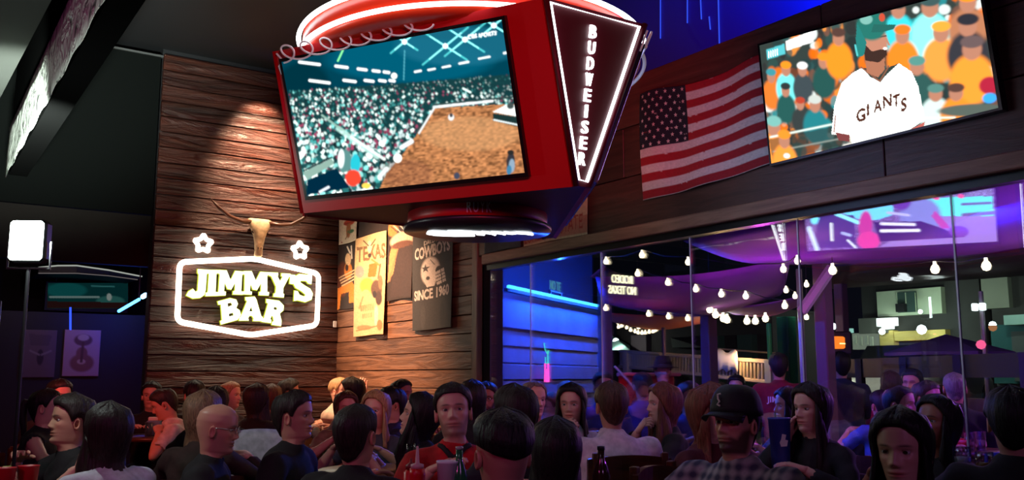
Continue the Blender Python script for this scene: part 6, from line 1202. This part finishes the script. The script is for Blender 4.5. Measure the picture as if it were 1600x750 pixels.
# ------------------------------------------------------------------ seats under the seated guests
def chair_set(low):
    r_ = bpy.data.objects.new('chair', None); return r_
cpm = {}
def part(key, fn):
    if key not in cpm: cpm[key] = fn()
    return cpm[key]
def chair(loc, rz, label, back=.95, group='dark wooden chairs under the guests', curved=False):
    t = thing('chair', label, 'chair', loc, rz, group)
    def link(name, me, l=(0, 0, 0)): o = bpy.data.objects.new(name, me); COL.objects.link(o); o.parent = t; o.location = l; return o
    link('seat', part('seat', lambda: MB().box(-.21, .21, -.21, .21, .395, .43, .01).mesh('seat', W_FURN)))
    for x in (-.18, .18): link('leg', part('leg', lambda: MB().box(-.018, .018, -.018, .018, 0, .396, .004).mesh('leg', W_FURN)), (x, .18, 0)); link('leg', part('rear', lambda: MB().box(-.018, .018, -.018, .018, 0, 1.0, .004).mesh('leg', W_FURN)) if back > .9 else part('rear_low', lambda: MB().box(-.018, .018, -.018, .018, 0, .86, .004).mesh('leg', W_FURN)), (x, -.23, 0))
    def bk():
        mb = MB(); mb.rings([[(x, -.235 - .05 * math.cos(x * 6.5) + .05, z0), (x, -.265 - .05 * math.cos(x * 6.5) + .05, z0), (x, -.265 - .05 * math.cos(x * 6.5) + .05, z1 + .03 * math.cos(x * 6)), (x, -.235 - .05 * math.cos(x * 6.5) + .05, z1 + .03 * math.cos(x * 6))] for x in np.linspace(-.22, .22, 9) for z0, z1 in ((.80 if back > .9 else .68, .96 if back > .9 else .84),)]); return mb.mesh('backrest', W_FURN)
    link('backrest', part('back%s' % (back > .9), bk))
    for x in (-.07, .07): link('back_slat', part('slat', lambda: MB().box(-.018, .018, -.244, -.23, .43, .82, .003).mesh('back_slat', W_FURN)) if back > .9 else part('slat_low', lambda: MB().box(-.018, .018, -.244, -.23, .43, .70, .003).mesh('back_slat', W_FURN)), (x, 0, 0))
    return t
for P in PEOPLE:
    if P['sit']:
        lb = 'chair under the ' + ' '.join(P['label'].split()[:12]); lb = lb[:-1] if lb.endswith(',') else lb
        c = chair((P['o'].location.x, P['o'].location.y, P['o'].location.z), P['o'].rotation_euler.z, lb, .84 if P['label'] != 'man in a pale pink long-sleeved shirt seen from behind' else 1.0)
c = chair((8.859, 8.894, 0.000) if False else (3.05, 2.95, 0), R(200), 'empty brown wooden chair with a curved back beside the plaid shirt', 1.0)
# jackets over chairs
def jacket(label, p, rz, rgb, w=.24):
    ch = chair((p[0], p[1], 0), rz, 'wooden chair that carries the ' + label.split(' hung')[0], 1.0)
    mb = MB(); mb.rings([[(x, y, z) for y, z in ((-.215, .62 + .03 * math.sin(x * 20)), (-.205, .9), (-.225, 1.03 + .02 * math.cos(x * 8)), (-.27, 1.05 + .02 * math.cos(x * 8)), (-.315, 1.0), (-.325, .75), (-.31, .5 + .03 * math.sin(x * 16)))] for x in np.linspace(-w, w, 13)], loop=False, caps=False)
    o = mb.obj('jacket', cloth(rgb), None, True, (p[0], p[1], 0), rz); o.modifiers.new('thickness', 'SOLIDIFY').thickness = .012; tag(o, label, 'jacket'); return o
p = (2.116, 5.971, 1.064); jacket('white jacket hung over a chair back beyond the bald man', (p[0], p[1]), R(-10), (214, 206, 220), .17)
# ------------------------------------------------------------------ tables and what stands on them
def table(label, x, y, r=.36, h=.88):
    t = thing('table', label, 'table', (x, y, 0 if x < 4.4 else -.02)); MB().lathe([(.001, h - .035), (r, h - .035), (r + .006, h - .018), (r, h), (.001, h)], 32).obj('tabletop', W_FURN, t, True)
    MB().lathe([(.001, .02), (.045, .02), (.035, .1), (.032, h - .1), (.07, h - .035), (.001, h - .035)], 14).obj('column', BLACKM, t, True); MB().lathe([(.001, 0), (.24, 0), (.23, .02), (.05, .04), (.001, .04)], 20).obj('base', BLACKM, t, True); return t
def lathe_thing(name, label, cat, loc, prof, mat, n=20, group=None):
    o = MB().lathe(prof, n).obj(name, mat, None, True, loc); return tag(o, label, cat, group)
TZ = .88
p = (1.816, 3.067, 0.914); T1 = (p[0], p[1]); table('round wooden table with the ketchup bottle, in front of the red polo', *T1)
p = (2.229, 8.646, 0.804); T2 = (p[0], p[1]); table('dark table under the pale blue caddy below the sign', *T2)
p = (4.003, 2.329, 1.020); T3 = (p[0], p[1]); table('dark table with stemmed glasses behind the smiling woman', *T3)
p = (6.419, 3.745, 0.917); T4 = (p[0], p[1]); table('terrace table with a red basket by the window', *T4, h=.90)
p = (2.352, 2.757, 0.908); T5 = (p[0], p[1]); table('table with a dark bottle behind the straight-haired woman', *T5)
p = (3.884, 3.233, 0.899); T6 = (p[0], p[1]); table('table with a blue bucket behind the plaid shirt', *T6)
p = (0.600, 4.593, 0.894); T7 = (p[0], p[1]); table('table with red cups in the near dark corner', *T7)
p = (2.454, 4.773, 0.941); T8 = (p[0], p[1]); table('table between the black-haired woman and the man holding a phone', *T8)
kb = thing('ketchup_bottle', 'red squeeze bottle with a pale nozzle beside the white cup', 'bottle', tuple(Vector(((1.726, 3.092, 0.918)[0], (1.726, 3.092, 0.918)[1], TZ))))
MB().lathe([(.001, 0), (.028, 0), (.030, .01), (.030, .15), (.028, .17), (.001, .172)], 20).obj('body', M('ketchup_red', L3(206, 10, 30), .35), kb, True); MB().lathe([(.001, .17), (.024, .17), (.024, .185), (.008, .19), (.004, .25), (.001, .251)], 16).obj('nozzle', M('pale_plastic', (.6, .35, .38), .4), kb, True)
q = (1.747, 3.178, 0.908); kb2 = thing('sauce_bottle', 'second red squeeze bottle half hidden by the first', 'bottle', (q[0], q[1], TZ)); MB().lathe([(.001, 0), (.026, 0), (.028, .01), (.028, .15), (.001, .165)], 18).obj('body', M('ketchup_red'), kb2, True); MB().lathe([(.001, .16), (.02, .16), (.02, .175), (.005, .185), (.003, .2), (.001, .2)], 12).obj('nozzle', M('dark_red_cap', (.2, .01, .02), .4), kb2, True)
q = (1.807, 3.011, 0.921); lathe_thing('cup', 'white paper cup with a rolled rim by the green bottle', 'cup', (q[0], q[1], TZ), [(.001, 0), (.030, 0), (.039, .19), (.042, .192), (.042, .20), (.037, .2), (.028, .012), (.001, .012)], M('cup_white', (.72, .74, .8), .5))
q = (1.842, 2.987, 0.921); gb = thing('beer_bottle', 'green glass beer bottle standing in front of the red polo', 'bottle', (q[0], q[1], TZ)); MB().lathe([(.001, 0), (.030, 0), (.031, .01), (.031, .13), (.026, .165), (.013, .2), (.0125, .245), (.001, .246)], 20).obj('body', M('green_glass', (.02, .12, .05), .12), gb, True); MB().lathe([(.001, .24), (.0145, .24), (.0145, .25), (.001, .252)], 14).obj('lip', M('bottle_lip', (.35, .35, .36), .3), gb, True)
q = (2.300, 2.731, 0.914); gb = thing('dark_bottle', 'dark brown bottle alone on the table near the straight-haired woman', 'bottle', (q[0], q[1], TZ)); MB().lathe([(.001, 0), (.032, 0), (.033, .01), (.033, .14), (.026, .17), (.013, .2), (.0125, .238), (.001, .24)], 20).obj('body', M('brown_glass', (.03, .012, .008), .1), gb, True); MB().lathe([(.001, .235), (.0145, .235), (.0145, .248), (.001, .249)], 14).obj('cap', BLACKM, gb, True)
q = (3.859, 3.188, 0.904); bk = thing('bucket', 'blue metal bucket with a white emblem behind the plaid shoulder', 'bucket', (q[0], q[1], TZ)); bb = MB().lathe([(.001, 0), (.042, 0), (.055, .29), (.058, .292), (.058, .3), (.053, .3), (.04, .01), (.001, .01)], 24).obj('body', M('blue_enamel', L3(52, 70, 168), .35), bk, True)
em = MB(); em.add([(-.014, 0, 0), (.016, 0, .002), (.022, 0, .03), (.008, 0, .034), (.014, 0, .058), (-.006, 0, .062), (-.012, 0, .036), (-.02, 0, .02)], [tuple(range(8))]); eo = em.obj('emblem', WHITE, bb, loc=(-.028, -.046, .16)); eo.rotation_euler = (0, 0, R(-32)); eo.modifiers.new('thickness', 'SOLIDIFY').thickness = .002
q = (2.186, 8.610, 0.830); cdy = thing('caddy', 'pale blue caddy of napkins on the table below the sign', 'caddy', (q[0], q[1], TZ), R(-20)); MB().box(-.06, .06, -.05, .05, 0, .13, .01).obj('body', M('pale_blue', L3(110, 140, 170), .5), cdy); MB().box(-.045, .045, -.035, .035, .13, .16, .004).obj('napkin_stack', WHITE, cdy)
for i, (dx, lab) in enumerate(((-.10, 'clear tumbler next to the napkin caddy'), (.12, 'tumbler at the edge of the table below the sign'))): lathe_thing('glass', lab, 'glass', (T2[0] + dx, T2[1] - .1, TZ), [(.001, 0), (.03, 0), (.036, .12), (.032, .12), (.027, .01), (.001, .01)], glass('drink_glass', (.9, .95, .95), .08), 16, 'glasses on the table below the sign')
q = (2.248, 8.379, 0.851); lathe_thing('basket', 'small red food basket by the man bent over the table', 'basket', (q[0], q[1], TZ), [(.001, 0), (.07, 0), (.1, .05), (.095, .05), (.066, .008), (.001, .008)], M('red_plastic', L3(190, 24, 34), .45))
for i, (dx, dy, lab) in enumerate(((-.02, 0, 'red plastic cup, nearer of two in the dark corner'), (.075, .05, 'red plastic cup standing behind another in the dark corner'))):
    q = (0.572, 4.487, 0.906); lathe_thing('cup', lab, 'cup', (q[0] + dx, q[1] + dy, TZ), [(.001, 0), (.03, 0), (.042, .125), (.044, .13), (.04, .13), (.028, .01), (.001, .01)], M('red_plastic'), 20, 'red cups in the corner')
def stem_glass(label, loc, fill, group=None):
    t = thing('stemmed_glass', label, 'glass', loc, 0, group); MB().lathe([(.001, 0), (.034, 0), (.032, .004), (.005, .008), (.0045, .075), (.02, .09), (.038, .12), (.04, .15), (.036, .19), (.034, .19), (.036, .15), (.034, .122), (.001, .092)], 20).obj('bowl', glass('drink_glass', (.9, .95, .95), .08), t, True); MB().lathe([(.001, .094), (.02, .098), (.034, .123), (.0345, .145), (.001, .146)], 18).obj('drink', M(*fill), t, True)
stem_glass('stemmed glass of amber drink at the table edge near the smiling woman', ((3.950, 2.190, 0.967)[0], (3.950, 2.190, 0.967)[1], TZ), ('amber_drink', (.3, .12, .03), .1)); stem_glass('stemmed glass of clear drink farther back on the same dark table', ((4.165, 2.411, 0.964)[0], (4.165, 2.411, 0.964)[1], TZ), ('clear_drink', (.5, .5, .52), .1))
q = (6.276, 3.717, 0.941); lathe_thing('basket', 'red basket on the terrace table seen through the window', 'basket', (q[0], q[1], .88), [(.001, 0), (.1, 0), (.14, .08), (.134, .08), (.095, .01), (.001, .01)], M('red_plastic'))
for i, (x, lab) in enumerate(((1516, 'clear glass beside the red terrace basket'), (1532, 'clear glass at the edge of the terrace table'))):
    q = (6.295, 3.580, 0.948) if i == 0 else (6.452, 3.596, 0.933); lathe_thing('glass', lab, 'glass', (q[0], q[1], .88), [(.001, 0), (.032, 0), (.04, .13), (.036, .13), (.029, .01), (.001, .01)], glass('drink_glass'), 16, 'glasses on the terrace table')
q = (2.486, 4.497, 0.989); lathe_thing('glass', 'clear glass in front of the black-haired woman looking down', 'glass', (q[0], q[1], TZ), [(.001, 0), (.03, 0), (.037, .15), (.033, .15), (.027, .01), (.001, .01)], glass('drink_glass'))
q = (4.243, 2.289, 0.997); bt = thing('tote_bag', 'bright blue cloth bag under the window edge', 'bag', (q[0], q[1], 0)); bm2 = MB(); bm2.rings([[(x * w, y * dpt, z) for x, y in ((-1, -1), (1, -1), (1, 1), (-1, 1))] for w, dpt, z in ((.14, .06, 0), (.16, .08, .15), (.17, .07, .45), (.16, .03, .80), (.155, .015, .98))]); bm2.obj('body', M('blue_cloth', L3(30, 50, 220), .7), bt, True)
for s in (-1, 1): MB().tube([(-.08, s * .015, .96), (-.06, s * .02, 1.04), (.06, s * .02, 1.04), (.08, s * .015, .96)], .008, 6).obj('strap', M('blue_cloth'), bt, True)
# glass held by the man in profile, phone in hand
P = BYK['a']; Wr, hd, hn, s, cu, E_ = P['info']['L']; m = P['o'].matrix_basis; gp = m @ (Wr + hd * .085 + hn.normalized() * .045)
g = thing('drink', 'dark drink with a lime on the rim held by the man in profile', 'drink', tuple(gp - Vector((0, 0, .07)))); MB().lathe([(.001, 0), (.03, 0), (.038, .13), (.034, .13), (.028, .01), (.001, .01)], 20).obj('glass', glass('drink_glass', (.9, .95, .95), .08), g, True); MB().lathe([(.001, .012), (.027, .012), (.032, .10), (.001, .101)], 18).obj('liquid', M('cola', (.05, .02, .01), .1), g, True); MB().lathe([(.001, -.004), (.02, -.004), (.022, 0), (.02, .004), (.001, .004)], 14).obj('lime_slice', M('lime', (.35, .5, .12), .5), g, loc=(.03, 0, .13))
P = BYK['d']; Wr, hd, hn, s, cu, E_ = P['info']['R']; m = P['o'].matrix_basis; gp = m @ (Wr + hd * .09 + hn.normalized() * .03); ph = thing('phone', 'phone with a pale screen in the hand of the man with cropped hair', 'phone', tuple(gp), P['o'].rotation_euler.z); MB().box(-.036, .036, -.005, .005, -.03, .11, .003).obj('case', BLACK, ph); MB().box(-.033, .033, -.0065, -.005, -.024, .104).obj('screen', glow('phone_screen', (.5, .6, .8), .5), ph)
